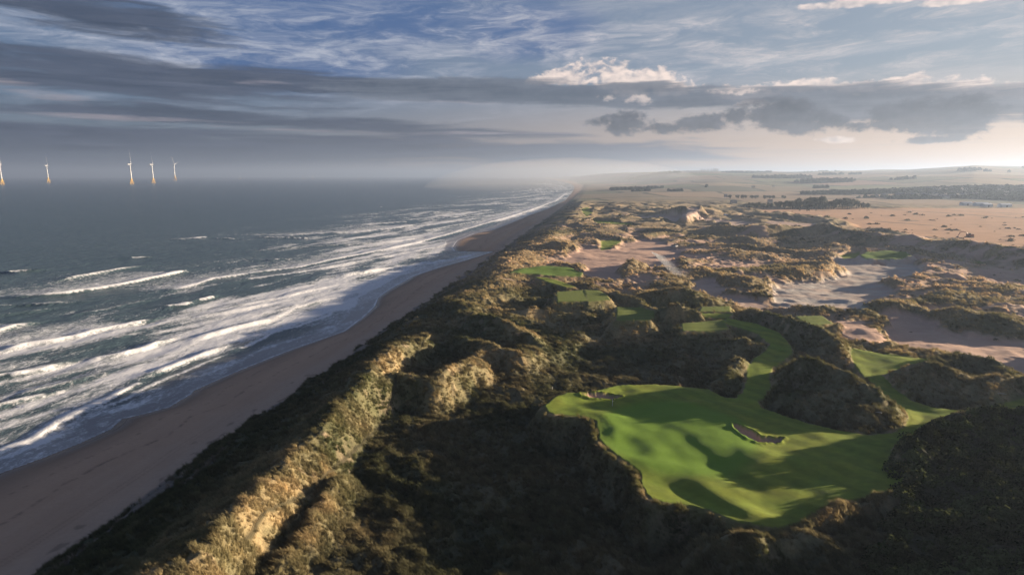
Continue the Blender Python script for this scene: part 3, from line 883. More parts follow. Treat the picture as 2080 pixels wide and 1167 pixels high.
def grid_mesh(name, R, A, fn, keep, attrs, mat):
    """polar sheet: radii R x azimuths A (closed); fn(X,Y)->dict"""
    nr, na = len(R), len(A)
    RR, AA = np.meshgrid(R, A, indexing='ij')
    XX = RR * np.sin(AA); YY = RR * np.cos(AA)
    ZZ, at = fn(XX, YY, RR, AA)
    closed = True
    idx = np.arange(nr * na).reshape(nr, na)
    a = idx[:-1, :]; b_ = idx[1:, :]
    a2 = np.roll(a, -1, 1); b2 = np.roll(b_, -1, 1)
    quads = np.stack([a, a2, b2, b_], -1).reshape(-1, 4)
    kv = keep(XX, YY, ZZ, at).reshape(-1)
    kq = kv[quads].any(1)
    quads = quads[kq]
    used = np.zeros(nr * na, bool); used[quads.reshape(-1)] = True
    remap = np.cumsum(used) - 1
    quads = remap[quads]
    co = np.stack([XX, YY, ZZ], -1).reshape(-1, 3)[used]
    me = bpy.data.meshes.new(name)
    me.vertices.add(len(co)); me.vertices.foreach_set('co', co.astype(np.float32).reshape(-1))
    nq = len(quads)
    me.loops.add(nq * 4); me.loops.foreach_set('vertex_index', quads[:, ::-1].astype(np.int32).reshape(-1))
    me.polygons.add(nq); me.polygons.foreach_set('loop_start', np.arange(0, nq * 4, 4, dtype=np.int32))
    me.polygons.foreach_set('use_smooth', np.ones(nq, bool))
    me.update(calc_edges=True)
    for k, (ty, arr) in attrs(at).items():
        q = me.attributes.new(k, ty, 'POINT')
        if ty == 'FLOAT': q.data.foreach_set('value', arr.reshape(-1)[used].astype(np.float32))
        else:
            c4 = np.ones((used.sum(), 4), np.float32); c4[:, :3] = arr.reshape(-1, 3)[used]
            q.data.foreach_set('color', c4.reshape(-1))
    me.materials.append(mat)
    print('TRIS', name, nq * 2)
    return me


def geom_r(segs):
    out = []
    for r0, r1, st in segs:          # st < 1: relative step, else absolute
        if st < .2:
            n = int(math.log(r1 / r0) / st); out += list(np.geomspace(r0, r1, n, endpoint=False))
        else:
            n = int((r1 - r0) / st); out += list(np.linspace(r0, r1, n, endpoint=False))
    return np.array(out)


R_land = geom_r([(1, 84, 6), (84, 125, .42), (125, 900, 1 / 285), (900, 2600, 1 / 190), (2600, 9000, 1 / 90), (9000, 34000, 1 / 25)])
A_land = np.concatenate([np.linspace(-180, -44, 60, endpoint=False), np.linspace(-44, 44, 830, endpoint=False), np.linspace(44, 75, 120, endpoint=False), np.linspace(75, 180, 50, endpoint=False)]) * D2R


def slope_of(Z, RR, AA):
    dr = np.gradient(Z, axis=0) / np.maximum(np.gradient(RR, axis=0), 1e-6)
    da = np.gradient(Z, axis=1) / np.maximum(np.abs(np.gradient(AA, axis=1)) * RR, 1e-6)
    return np.hypot(dr, da)


def land_fn(XX, YY, RR, AA):
    L = land(XX, YY)
    z = L['z']
    sl = slope_of(z, RR, AA)
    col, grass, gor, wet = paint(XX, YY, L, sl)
    # tussocky micro relief on rough ground
    n4 = fbm(XX, YY, 2.4, 3, .6, 201)
    z = z + n4 * .34 * grass + np.abs(fbm(XX, YY, 6.5, 3, .5, 205)) * 2.8 * gor
    L.update(col=col, grass=grass, gor=gor, wet=wet, sl=sl)
    return z, L


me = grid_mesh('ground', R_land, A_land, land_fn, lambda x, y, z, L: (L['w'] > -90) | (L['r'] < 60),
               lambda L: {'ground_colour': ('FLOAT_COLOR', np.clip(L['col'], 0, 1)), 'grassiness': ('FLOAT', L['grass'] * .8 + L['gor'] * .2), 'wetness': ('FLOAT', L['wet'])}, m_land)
ground = obj_from('ground', me)
tag(ground, 'rolling marram dunes, sand hollows, mown turf and beach along the coast', kind='structure')

# ------------------------------------------------------------------ sea
# breakers: pixel line of the front, length of the foam trail seaward (m), strength, wave height
BREAK = [
    ([(40, 604), (80, 605), (140, 596), (250, 578), (330, 562), (390, 548)], 26, 1.0, 1.5),
    ([(345, 592), (400, 577), (440, 566), (520, 553), (610, 542), (700, 522), (737, 516), (800, 503), (850, 492), (905, 478), (960, 462), (1030, 442), (1080, 426), (1130, 408), (1152, 392)], 22, .9, .9),
    ([(480, 570), (610, 553), (700, 536), (792, 519), (840, 510), (895, 501), (915, 492)], 14, .8, .5),
    ([(120, 571), (180, 560), (240, 549), (300, 540)], 7, .7, 1.3),
    ([(335, 487), (368, 486), (400, 484), (432, 480)], 8, 1.0, 1.3),
    ([(455, 484), (500, 486), (545, 482), (600, 480), (635, 484)], 9, .9, 1.2),
    ([(600, 477), (655, 478), (720, 471), (790, 465), (845, 456)], 34, 1.0, 1.2),
    ([(700, 457), (760, 455), (840, 449)], 12, .9, 1.0),
    ([(885, 418), (930, 417), (980, 416), (1035, 412)], 22, 1.0, 1.0),
    ([(900, 428), (960, 424), (1020, 421)], 14, .5, .6),
    ([(1005, 405), (1050, 402), (1100, 396)], 40, .8, .8),
    ([(15, 554), (45, 555), (88, 549)], 4, .9, 1.6),
    ([(345, 622), (378, 619), (400, 613)], 4, 1.0, 1.2), ([(398, 612), (430, 605), (448, 600)], 4, 1.0, 1.2),
    ([(0, 718), (60, 700), (110, 693), (160, 683), (205, 670), (260, 660), (320, 647)], 24, 1.0, 1.3),
    ([(-60, 776), (0, 764), (40, 760), (90, 750), (145, 735)], 8, .9, 1.2),
    ([(200, 726), (250, 719), (300, 705), (352, 688)], 7, 1.0, 1.3),
    ([(-100, 960), (0, 918), (80, 890), (165, 838), (240, 803), (303, 770)], 7.5, 1.0, .7),
    ([(100, 880), (170, 838), (260, 808), (330, 772), (385, 750), (480, 712)], 2.6, .75, .3),
    ([(298, 765), (370, 737), (420, 718), (466, 702)], 6, 1.0, .9),
    ([(470, 713), (525, 694), (566, 672), (600, 664), (668, 640), (700, 612)], 3, .9, .25),
    ([(540, 655), (600, 625), (668, 604), (754, 580), (812, 563), (874, 546), (925, 530)], 7, .85, .4),
    ([(-40, 690), (0, 672), (35, 661), (90, 652)], 22, .9, 1.0),
    ([(456, 624), (548, 609), (610, 595), (700, 575)], 4, .7, .7),
    ([(520, 640), (617, 619), (700, 599), (760, 583)], 5, .7, .5),
    ([(150, 640), (240, 622), (320, 605)], 10, .45, .6),
    ([(700, 560), (745, 553), (790, 544)], 2, .3, 1.3),
    ([(400, 690), (480, 665), (560, 648)], 2, .25, 1.0),
    ([(0, 640), (70, 632), (130, 622)], 5, .4, .8),
    ([(1040, 398), (1090, 390), (1140, 380)], 60, .6, .5), ([(1100, 372), (1140, 377), (1160, 386)], 90, .7, .3),
    ([(560, 505), (640, 500), (720, 496), (800, 490), (860, 482)], 8, .6, .9), ([(820, 448), (900, 443), (960, 437), (1010, 430)], 14, .7, .8),
    ([(860, 470), (920, 458), (980, 448)], 12, .7, .7), ([(-60, 838), (0, 826), (60, 812), (120, 795)], 6, .7, .9), ([(60, 800), (130, 780), (200, 762)], 4, .4, .8),
    ([(130, 590), (230, 582), (330, 575)], 8, .5, .6), ([(420, 640), (520, 622), (600, 606)], 6, .6, .6), ([(20, 620), (90, 618), (160, 612)], 10, .5, .8),
    ([(940, 409), (1000, 406), (1050, 401)], 25, .7, .9), ([(1020, 392), (1060, 389), (1110, 384)], 50, .7, .8), ([(730, 436), (780, 434), (820, 433)], 8, .7, 1.0),
    ([(275, 523), (290, 522), (304, 521)], 3, .8, 1.2), ([(565, 527), (585, 526)], 3, .8, 1.0), ([(880, 432), (900, 430)], 6, .9, 1.0),
    ([(770, 420), (790, 419)], 5, .8, .8), ([(600, 430), (612, 429.5)], 4, .7, .8), ([(930, 400), (960, 398)], 12, .7, .8),
]
BK = []
for pts, tr_, st_, hh in BREAK:
    w = np.array(sorted([P(a, b, .4)[::-1] for a, b in pts]))
    BK.append((w, tr_, st_, hh))


def sea_fn(XX, YY, RR, AA):
    r = RR
    wob = fbm(XX, YY, 30, 3, .55, 301) * 2.2 + fbm(XX, YY, 6, 2, .5, 305) * .6
    wx = water_x(YY)
    s = wx - XX                         # metres seaward of the water's edge
    foam = np.zeros(XX.shape); z = np.zeros(XX.shape)
    fine = fbm(XX, YY, 9, 3, .6, 309)
    for w, tr_, st_, hh in BK:
        y0, y1 = w[0, 0], w[-1, 0]
        x0, x1 = w[:, 1].min() - tr_ * 7 - 12, w[:, 1].max() + 14
        m = (YY > y0 - 12) & (YY < y1 + 12) & (XX > x0) & (XX < x1)
        k = np.nonzero(m)
        if not len(k[0]): continue
        xl = np.interp(YY[k], w[:, 0], w[:, 1]) + wob[k]
        sl = (w[-1, 1] - w[0, 1]) / (w[-1, 0] - w[0, 0])
        cs = 1 / math.sqrt(1 + sl * sl)
        d = (xl - XX[k]) * cs           # positive seaward
        L_ = y1 - y0
        e = np.minimum(14 + 0 * L_, L_ * .25)
        end = sst(y0 - 2, y0 + e, YY[k] + fine[k] * 8) * sst(y1 + 2, y1 - e, YY[k] + fine[k] * 8)
        tail = tr_ * (2.4 if tr_ > 15 else 1.7) * (1 + .6 * fine[k])
        rs = np.clip(r[k] / 350, .6, 2.2)
        front = sst(-1.3 * rs, .7 * rs, d)
        f = front * (np.exp(-np.clip(d, 0, None) / (tail * 1.25)) * .66 + .34 * sst(min(4.5, tr_ * .7) * (1 + fine[k] * .8) + 1.2, .3, d)) * end * st_
        foam[k] = np.maximum(foam[k], f)
        endz = sst(y0 - 10, y0 + e, YY[k]) * sst(y1 + 10, y1 - e, YY[k])
        z[k] = np.maximum(z[k], 1.25 * hh * endz * (np.exp(-(np.clip(d - 1.2, 0, None) / (5.5 * rs)) ** 2) * sst(-2.2 * rs, 1.2 * rs, d)))
        z[k] = z[k] - .25 * hh * endz * np.exp(-((d + 4) / 3.5) ** 2)
    # old foam sheets in the surf zone
    zone = sst(300, 90, s) * sst(1800, 300, r) + sst(700, 100, s) * sst(350, 1400, r) * .7
    old = fbm(XX * 1.0 - YY * .36, YY * .30, 16, 4, .6, 311) * .7 + fbm(XX - YY * .36, YY * .2, 60, 3, .5, 315) * .8
    foam = np.maximum(foam, np.clip(zone, 0, 1) * np.clip(.44 + old * 1.2, 0, .85))
    film = sst(13, 9, s + 6 * fbm(XX, YY, 45, 3, .5, 341)) * sst(2500, 700, r)
    foam = foam * (1 - film * .5)
    # whitecaps offshore
    wc_ = sst(.52, .60, fbm(XX - YY * .2, YY * .35, 14, 3, .6, 321)) * sst(120, 260, s) * sst(1600, 500, r) * .5
    foam = np.maximum(foam, wc_)
    # swash front lace along the very edge
    edge = sst(1.5, .4, s + fbm(XX, YY, 9, 3, .5, 325) * .9) * sst(-1.2, .2, s) * np.clip(r / 350, .4, 1.0)
    shallow = np.maximum(film, sst(26, 8, s + 6 * fbm(XX, YY, 30, 2, .5, 329)) * sst(2500, 600, r) * (1 - np.clip(foam, 0, 1)))
    rimf = sst(2.2, .3, np.abs(s - 11 + 6 * fbm(XX, YY, 45, 3, .5, 341))) * np.clip(r / 400, .5, 1)
    foam = np.maximum(foam, rimf * .7 * sst(1800, 700, r))
    dst, _, _ = seg_dist(XX, YY, STREAM)
    shallow = np.maximum(shallow, sst(26, 12, dst) * .8)
    foam = np.where(shallow > .5, np.minimum(foam, .45), foam)
    foam = np.maximum(foam, edge * .75)
    deep = sst(8, 50, s)
    sw = fbm(XX - YY * .22, YY * .3, 34, 3, .5, 331)
    z = z * sst(2, 10, s) + (sw * .95 + fbm(XX - .3 * YY, YY * .5, 9, 3, .55, 335) * .5) * deep * sst(4000, 1200, r)
    z = z - .8 * (np.clip(-s - 3, 0, 1))
    return z, dict(foam=np.clip(foam, 0, 1), sh=shallow, s=s, dst=dst)


R_sea = geom_r([(1, 90, 10), (90, 150, .55), (150, 900, 1 / 210), (900, 3000, 1 / 120), (3000, 38000, 1 / 30)])
A_sea = np.concatenate([np.linspace(-180, -50, 50, endpoint=False), np.linspace(-50, 10, 620, endpoint=False), np.linspace(10, 180, 60, endpoint=False)]) * D2R
me = grid_mesh('sea', R_sea, A_sea, sea_fn, lambda x, y, z, L: (L['s'] > -12) | (L['dst'] < 30),
               lambda L: {'foam': ('FLOAT', L['foam']), 'shallows': ('FLOAT', L['sh'])}, m_sea)
sea = obj_from('sea', me)
tag(sea, 'grey green sea with white breakers rolling onto the beach', kind='structure')


# ------------------------------------------------------------------ scattered cover: points with instances
def py_mesh(name, vs, fs, mat, smooth=False):
    m = bpy.data.meshes.new(name); m.from_pydata([tuple(v) for v in vs], [], fs); m.materials.append(mat)
    if smooth: m.polygons.foreach_set('use_smooth', [True] * len(m.polygons))
    m.update()
    return m


def tuft_mesh(name, n, h, spread, lean, mat, seed, width=.05):
    r_ = random.Random(seed); vs = []; fs = []
    for i in range(n):
        a = r_.random() * 6.283; rr = spread * r_.random() ** .6
        x, y = rr * math.cos(a), rr * math.sin(a)
        hh = h * (.55 + .6 * r_.random()); w_ = width * (.7 + .6 * r_.random())
        oa = a + r_.uniform(-.7, .7)
        lx = math.cos(oa) * .35 * hh - lean * hh * (.6 + .5 * r_.random()); ly = math.sin(oa) * .35 * hh + lean * .3 * hh
        sa = r_.random() * 3.14; sx, sy = math.cos(sa) * w_, math.sin(sa) * w_
        k = len(vs)
        vs += [(x - sx, y - sy, -.08), (x + sx, y + sy, -.08), (x + sx * .8 + lx * .35, y + sy * .8 + ly * .35, hh * .6), (x - sx * .8 + lx * .35, y - sy * .8 + ly * .35, hh * .6), (x + lx, y + ly, hh * .92)]
        fs += [(k, k + 1, k + 2, k + 3), (k + 3, k + 2, k + 4)]
    return py_mesh(name, vs, fs, mat)


def clump_mesh(name, n, rx, rz, mat, seed, leaf=.3):
    """a ragged bush of small leaf-clump faces spread through a dome"""
    r_ = random.Random(seed); vs = []; fs = []
    for i in range(n):
        a = r_.random() * 6.283; e = math.asin(r_.random()); q = .45 + .55 * r_.random() ** .4
        q *= 1 + .22 * math.sin(3 * a + seed) * math.cos(e)
        c = Vector((math.cos(a) * math.cos(e) * rx * q, math.sin(a) * math.cos(e) * rx * q, math.sin(e) * rz * q))
        nrm = (Vector((c.x / rx, c.y / rx, c.z / rz + .2)).normalized() + Vector((r_.gauss(0, .5), r_.gauss(0, .5), r_.gauss(0, .5)))).normalized()
        u_ = nrm.orthogonal().normalized(); v_ = nrm.cross(u_); sz = leaf * (.6 + .8 * r_.random())
        k = len(vs)
        rot = r_.random() * 6.28
        for j in range(4):
            an = rot + j * 1.571
            vs.append(tuple(c + (u_ * math.cos(an) + v_ * math.sin(an)) * sz * (.7 + .5 * r_.random())))
        fs.append((k, k + 1, k + 2, k + 3))
    return py_mesh(name, vs, fs, mat)


def scatter(name, label, pts, scl, rot, which, tint, protos, cat_name):
    """one object of points; geometry nodes put a plant on each"""
    me = bpy.data.meshes.new(name)
    me.vertices.add(len(pts)); me.vertices.foreach_set('co', pts.astype(np.float32).reshape(-1))
    for k, ty, arr in (('scl', 'FLOAT', scl), ('rotz', 'FLOAT', rot)):
        q = me.attributes.new(k, ty, 'POINT'); q.data.foreach_set('value', arr.astype(np.float32))
    q = me.attributes.new('pick', 'INT', 'POINT'); q.data.foreach_set('value', which.astype(np.int32))
    q = me.attributes.new('tint', 'FLOAT_COLOR', 'POINT'); c4 = np.ones((len(pts), 4), np.float32); c4[:, :3] = tint; q.data.foreach_set('color', c4.reshape(-1))
    me.update()
    o = obj_from(name, me)
    ng = bpy.data.node_groups.new(name + ' plants', 'GeometryNodeTree')
    ng.interface.new_socket('Geometry', in_out='INPUT', socket_type='NodeSocketGeometry')
    ng.interface.new_socket('Geometry', in_out='OUTPUT', socket_type='NodeSocketGeometry')
    N = ng.nodes; Lk = ng.links
    gi = N.new('NodeGroupInput'); go = N.new('NodeGroupOutput')
    coll = bpy.data.collections.new(name + ' kinds')
    for i, pm in enumerate(protos):
        po = bpy.data.objects.new(cat_name, pm); coll.objects.link(po)
    ci_ = N.new('GeometryNodeCollectionInfo'); ci_.inputs['Collection'].default_value = coll
    ci_.inputs['Separate Children'].default_value = True; ci_.inputs['Reset Children'].default_value = True
    m2p = N.new('GeometryNodeMeshToPoints')
    iop = N.new('GeometryNodeInstanceOnPoints')
    iop.inputs['Pick Instance'].default_value = True

    def na(nm, ty):
        n = N.new('GeometryNodeInputNamedAttribute'); n.data_type = ty; n.inputs['Name'].default_value = nm
        return n.outputs['Attribute']
    cx = N.new('ShaderNodeCombineXYZ'); Lk.new(na('rotz', 'FLOAT'), cx.inputs[2])
    Lk.new(gi.outputs[0], m2p.inputs[0]); Lk.new(m2p.outputs[0], iop.inputs['Points'])
    Lk.new(ci_.outputs[0], iop.inputs['Instance'])
    Lk.new(na('pick', 'INT'), iop.inputs['Instance Index'])
    Lk.new(cx.outputs[0], iop.inputs['Rotation']); Lk.new(na('scl', 'FLOAT'), iop.inputs['Scale'])
    Lk.new(iop.outputs[0], go.inputs[0])
    md = o.modifiers.new('plants', 'NODES'); md.node_group = ng
    tag(o, label, kind='stuff')
    return o


def ground_at(xs, ys):
    L = land(xs, ys)
    e = .5
    col, grass, gor, wet = paint(xs, ys, L, np.zeros(xs.shape))
    z = L['z'] + fbm(xs, ys, 2.4, 3, .6, 201) * .34 * grass + np.abs(fbm(xs, ys, 6.5, 3, .5, 205)) * 2.8 * gor
    return z, col, grass, gor, L


NT = 470000
lr0, lr1 = math.log(88), math.log(900)
rr = np.exp(lr0 + (lr1 - lr0) * rng.random(NT) ** 1.25); aa = (rng.random(NT) * 92 - 45) * D2R
xs, ys = rr * np.sin(aa), rr * np.cos(aa)
z, col, grass, gor, L = ground_at(xs, ys)
pm = rng.random(NT) < sst(950, 520, rr) * grass * (1 - gor) * np.clip(.58 + 1.3 * fbm(xs, ys, 3.5, 2, .5, 401) + .9 * fbm(xs, ys, 15, 2, .5, 403), .05, 1)
k = np.nonzero(pm & (L['u'] > .5))[0]
print('TUFTS', len(k))
tint = col[k] * 1.12
dry = np.clip(.5 + .8 * fbm(xs[k], ys[k], 3, 2, .5, 405), 0, 1)[:, None]
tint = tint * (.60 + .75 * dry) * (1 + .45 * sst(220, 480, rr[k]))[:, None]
sc = np.clip((rr[k] / 120) ** .35, .8, 1.6) * (.38 + .62 * rng.random(len(k)) ** 1.5)
protos = [tuft_mesh('marram_tuft', 34, 1.15, .40, .75, m_mar, s_, .032) for s_ in (1, 2, 3)] + [tuft_mesh('marram_tuft', 40, .75, .7, .7, m_mar, s_, .036) for s_ in (4, 5)]
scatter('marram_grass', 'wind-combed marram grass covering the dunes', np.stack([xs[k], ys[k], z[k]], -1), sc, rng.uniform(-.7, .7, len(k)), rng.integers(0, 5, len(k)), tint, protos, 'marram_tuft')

# gorse thicket on the right
NG = 16000
rr = rng.uniform(80, 240, NG); aa = rng.uniform(22, 62, NG) * D2R
xs, ys = rr * np.sin(aa), rr * np.cos(aa)
z, col, grass, gor, L = ground_at(xs, ys)
k = np.nonzero((rng.random(NG) < gor * np.clip(.65 + 1.4 * fbm(xs, ys, 6, 3, .5, 411), 0, 1)))[0]
print('GORSE', len(k))
m_gor, t, o = new_mat('gorse sprays')
ti = attr('tint', 'INSTANCER'); orr = t.nodes.new('ShaderNodeObjectInfo')
d = t.nodes.new('ShaderNodeBsdfDiffuse')
sc_ = t.nodes.new('ShaderNodeVectorMath'); sc_.operation = 'SCALE'
t.links.new(ti.outputs['Color'], sc_.inputs[0]); t.links.new((.5 + X(orr.outputs['Random']) * 1.1).v, sc_.inputs['Scale'])
t.links.new(sc_.outputs[0], d.inputs[0]); t.links.new(d.outputs[0], o.inputs[0])
tg = np.array((.052, .062, .024)) * (.85 + 1.5 * np.clip(fbm(xs[k], ys[k], 14, 3, .6, 415), -.45, 1))[:, None]
scatter('gorse', 'dark gorse thicket covering the hill at the right', np.stack([xs[k], ys[k], z[k] - .1], -1), .6 + 1.7 * rng.random(len(k)) ** 1.6, rng.uniform(0, 6.28, len(k)), rng.integers(0, 3, len(k)), tg,
        [clump_mesh('gorse_bush', 120, .95, .95, m_gor, s_, .13) for s_ in (1, 2, 3)], 'gorse_bush')

# low scrub clumps on the sand flats and dune hollows
NB = 4500
rr = np.exp(rng.uniform(math.log(330), math.log(1500), NB)); aa = rng.uniform(2, 46, NB) * D2R
xs, ys = rr * np.sin(aa), rr * np.cos(aa)
z, col, grass, gor, L = ground_at(xs, ys)
clus = fbm(xs, ys, 40, 3, .6, 421)
k = np.nonzero((L['u'] > 8) & (L['turf'] < .05) & (rng.random(NB) < sst(.05, .4, clus)) & ((L['sand'] < .35) | (rng.random(NB) < .02)))[0]
tg = np.array((.105, .098, .055)) * (1 + .5 * rng.random(len(k)))[:, None]
scatter('scrub', 'low dark scrub dotted over the dunes inland', np.stack([xs[k], ys[k], z[k] - .2], -1), (.5 + 1.3 * rng.random(len(k)) ** 2) * np.clip(rr[k] / 700, .7, 1.8), rng.uniform(0, 6.28, len(k)), rng.integers(0, 2, len(k)), tg,
        [clump_mesh('scrub_bush', 70, 1.7, 1.0, m_gor, s_, .32) for s_ in (7, 8)], 'scrub_bush')

# far woods
NW = 90000
rr = np.exp(rng.uniform(math.log(1700), math.log(9000), NW)); aa = rng.uniform(4, 46, NW) * D2R
xs, ys = rr * np.sin(aa), rr * np.cos(aa)
L = land(xs, ys)
g3 = fbm(xs, ys, 130, 3, .5, 109)
wd = wood_w(xs, ys, rr, L)
k = np.nonzero((rng.random(NW) < wd))[0][:26000]
print('WOOD', len(k))
tg = np.array((.045, .055, .028)) * (.7 + .7 * rng.random(len(k)))[:, None]
wmesh = [clump_mesh('woodland_tree', 60, 5.5, 9.0, m_gor, s_, 2.0) for s_ in (11, 12, 13)]
scatter('woodland', 'far woods and shelterbelts among the fields', np.stack([xs[k], ys[k], L['z'][k]], -1), (.6 + .7 * rng.random(len(k))) * np.clip(rr[k] / 2500, .9, 2.0), rng.uniform(0, 6.28, len(k)), rng.integers(0, 3, len(k)), tg, wmesh, 'woodland_tree')


# ------------------------------------------------------------------ small solid helpers
def box(sx, sy, sz, cx=0, cy=0, cz=0, taper=1.0):
    hx, hy = sx / 2, sy / 2
    vs = [(cx - hx, cy - hy, cz), (cx + hx, cy - hy, cz), (cx + hx, cy + hy, cz), (cx - hx, cy + hy, cz)]
    vs += [(cx + (x - cx) * taper, cy + (y - cy) * taper, cz + sz) for x, y, _ in vs]
    return vs, [(0, 3, 2, 1), (4, 5, 6, 7), (0, 1, 5, 4), (1, 2, 6, 5), (2, 3, 7, 6), (3, 0, 4, 7)]


def tube(p0, p1, r0, r1, n=10):
    p0, p1 = Vector(p0), Vector(p1)
    ax = (p1 - p0).normalized(); u_ = ax.orthogonal().normalized(); v_ = ax.cross(u_)
    vs = [tuple(p + (u_ * math.cos(6.2832 * i / n) + v_ * math.sin(6.2832 * i / n)) * r_) for p, r_ in ((p0, r0), (p1, r1)) for i in range(n)]
    fs = [(i, (i + 1) % n, n + (i + 1) % n, n + i) for i in range(n)] + [tuple(range(n - 1, -1, -1)), tuple(range(n, 2 * n))]
    return vs, fs


def join(*parts):
    vs = []; fs = []
    for v_, f_ in parts:
        k = len(vs); vs += list(v_); fs += [tuple(i + k for i in f) for f in f_]
    return vs, fs


def part(name, geo, mat, parent=None, **kw):
    return obj_from(name, py_mesh(name, geo[0], geo[1], mat, **kw), None, parent)


def empty(name, loc, rz=0, sc=1):
    o = bpy.data.objects.new(name, None); o.location = loc; o.rotation_euler = (0, 0, rz); o.scale = (sc,) * 3
    COL.objects.link(o)
    return o


def copy_tree(o, parent=None):
    c = o.copy(); COL.objects.link(c)
    if parent is not None: c.parent = parent
    for ch in list(o.children): copy_tree(ch, c)
    return c


def zat(x, y):
    return float(land(np.array([x]), np.array([y]))['z'][0])


def on_land(px, py, z0=12):
    """the ground seen at a pixel of the photograph"""
    for _ in range(10):
        x, y = P(px, py, z0); z0 = .5 * z0 + .5 * zat(x, y)
    x, y = P(px, py, z0)
    return x, y, zat(x, y)


# ------------------------------------------------------------------ wind turbines at sea
def turbine(name, loc, sc, face, spin, label, group=None, simple_=False):
    t_ = empty(name, loc, face, sc)
    tag(t_, label, 'wind turbine', group)
    jk = []
    legs = []
    for sx, sy in ((-1, -1), (1, -1), (1, 1), (-1, 1)):
        g = tube((sx * 7.5, sy * 7.5, -4), (sx * 5.0, sy * 5.0, 20), .9, .9, 6)
        part('jacket_leg', g, M['yellow'], t_)
    br = []
    for (a, b_) in (((-1, -1), (1, -1)), ((1, -1), (1, 1)), ((1, 1), (-1, 1)), ((-1, 1), (-1, -1))):
        br += [tube((a[0] * 7.1, a[1] * 7.1, 0), (b_[0] * 5.3, b_[1] * 5.3, 17), .5, .55, 5), tube((b_[0] * 7.1, b_[1] * 7.1, 0), (a[0] * 5.3, a[1] * 5.3, 17), .5, .55, 5)]
    part('jacket_brace', join(*br), M['yellow'], t_)
    part('platform', join(box(12, 12, 1.2, 0, 0, 20), tube((0, 0, 21), (0, 0, 31), 4.6, 3.4, 14), tube((0, 0, 14), (0, 0, 20.5), 3.0, 5.2, 12)), M['yellow'], t_)
    part('tower', tube((0, 0, 31), (0, 0, 105), 3.3, 2.1, 16), M['white'], t_, smooth=False)
    nc = part('nacelle', join(box(5.6, 14, 5.6, 0, 3, 104.5), box(4.6, 4, 1.0, 0, 7, 110.1)), M['white'], t_)
    hub = part('hub', tube((0, -4, 107.4), (0, -7.5, 107.4), 2.3, 1.0, 12), M['white'], t_)
    for i in range(3):
        a = spin + i * 2.0944
        dx_, dz_ = math.sin(a), math.cos(a); px_, pz_ = math.cos(a), -math.sin(a)
        vs = []; prof = [(1.5, 1.2, 1.1), (10, 2.4, .9), (22, 2.0, .6), (50, 1.2, .3), (80, .35, .12)]
        for (q, ch_, th) in prof:
            for (cx_, ty) in ((-ch_ * .4, 0), (0, -th), (ch_, 0), (0, th)):
                vs.append((dx_ * q + px_ * cx_, -5.2 + ty, 107.4 + dz_ * q + pz_ * cx_))
        fs = [(j * 4 + e, j * 4 + (e + 1) % 4, (j + 1) * 4 + (e + 1) % 4, (j + 1) * 4 + e) for j in range(len(prof) - 1) for e in range(4)] + [(3, 2, 1, 0), (16, 17, 18, 19)]
        part('blade', (vs, fs), M['white'], t_)
    return t_


for (px, yb, ht, face, spin, lab) in (
        (5, 375, 40, 2.45, .12, 'yellow footed white wind turbine cut off by the left edge of the picture'),
        (99, 371, 34, 2.45, .15, 'white wind turbine standing by itself, the smallest of the five near ones'),
        (268, 374, 39.5, 2.35, .10, 'tallest white wind turbine, first of the cluster of three out at sea'),
        (312, 372, 37, 2.4, .22, 'white wind turbine in the middle of the cluster of three'),
        (356, 366.5, 32, 1.75, -.75, 'white wind turbine with one blade raised far to the left, rightmost of the cluster')):
    x, y = P(px, yb, 0)
    rng_ = math.hypot(x, y) * 1.0
    dpt = y * math.cos(PITCH) + CAM_H * math.sin(PITCH)
    s_ = ht / FPX * dpt / 107.0
    turbine('wind_turbine', (x, y, 0), s_, face, spin, lab, 'near row of turbines out at sea')
for (px, yb, ht, spin, lab) in ((488, 364.5, 7, .4, 'tiny far turbine on the horizon, nearest to the tall cluster'), (617, 364.5, 7, .8, 'tiny far turbine on the horizon, left one of a close pair'),
                                (636, 364.2, 6.5, .2, 'tiny far turbine on the horizon, right one of a close pair'), (729, 363.6, 6.5, .5, 'tiny far turbine on the horizon, rightmost of all')):
    x, y = P(px, yb, 0)
    turbine('wind_turbine', (x, y, 0), ht / FPX * y / 107.0, 1.2, spin, lab, 'far turbines on the sea horizon')


# ------------------------------------------------------------------ golf furniture
def flagstick(px, py, label, dark):
    x, y, z = on_land(px, py, 14)
    f = empty('flagstick', (x, y, z)); tag(f, label, 'flagstick')
    part('pole', tube((0, 0, -.1), (0, 0, 2.3), .06, .05, 8), M['white'], f)
    vs = [(0, 0, 2.3), (0, 0, 1.85), (.18, .03, 2.28), (.18, .03, 1.83), (.36, -.03, 2.24), (.36, -.03, 1.8), (.52, .02, 2.22), (.52, .02, 1.8)]
    vs += [(a, b_ + .012, c) for a, b_, c in vs]
    fs = [(0, 1, 3, 2), (2, 3, 5, 4), (4, 5, 7, 6), (10, 11, 9, 8), (12, 13, 11, 10), (14, 15, 13, 12), (0, 2, 10, 8), (1, 9, 11, 3), (6, 7, 15, 14)]
    part('flag', (vs, fs), dark, f)
    part('cup', tube((0, 0, -.1), (0, 0, .012), .054, .054, 14), M['white'], f)


flagstick(1244, 824, 'white flagstick with dark flag on the big near green', M['flag'])
flagstick(1063, 544, 'small white flagstick on the farther green above the beach', M['white'])


def post(px, py, h_, label, r_=.09):
    x, y, z = on_land(px, py, 16)
    p_ = part('marker_post', join(tube((0, 0, -.2), (0, 0, h_), r_, r_, 8), tube((0, 0, h_), (0, 0, h_ + .1), r_, .02, 8)), M['white'])
    p_.location = (x, y, z); tag(p_, label, 'post')


post(1744, 772, 1.1, 'white marker post on the grassy bank beside the turf walkway')
post(1122, 790, .8, 'white marker post behind the left tip of the near green')
post(1219, 617, .9, 'white marker post between the first and second tee')


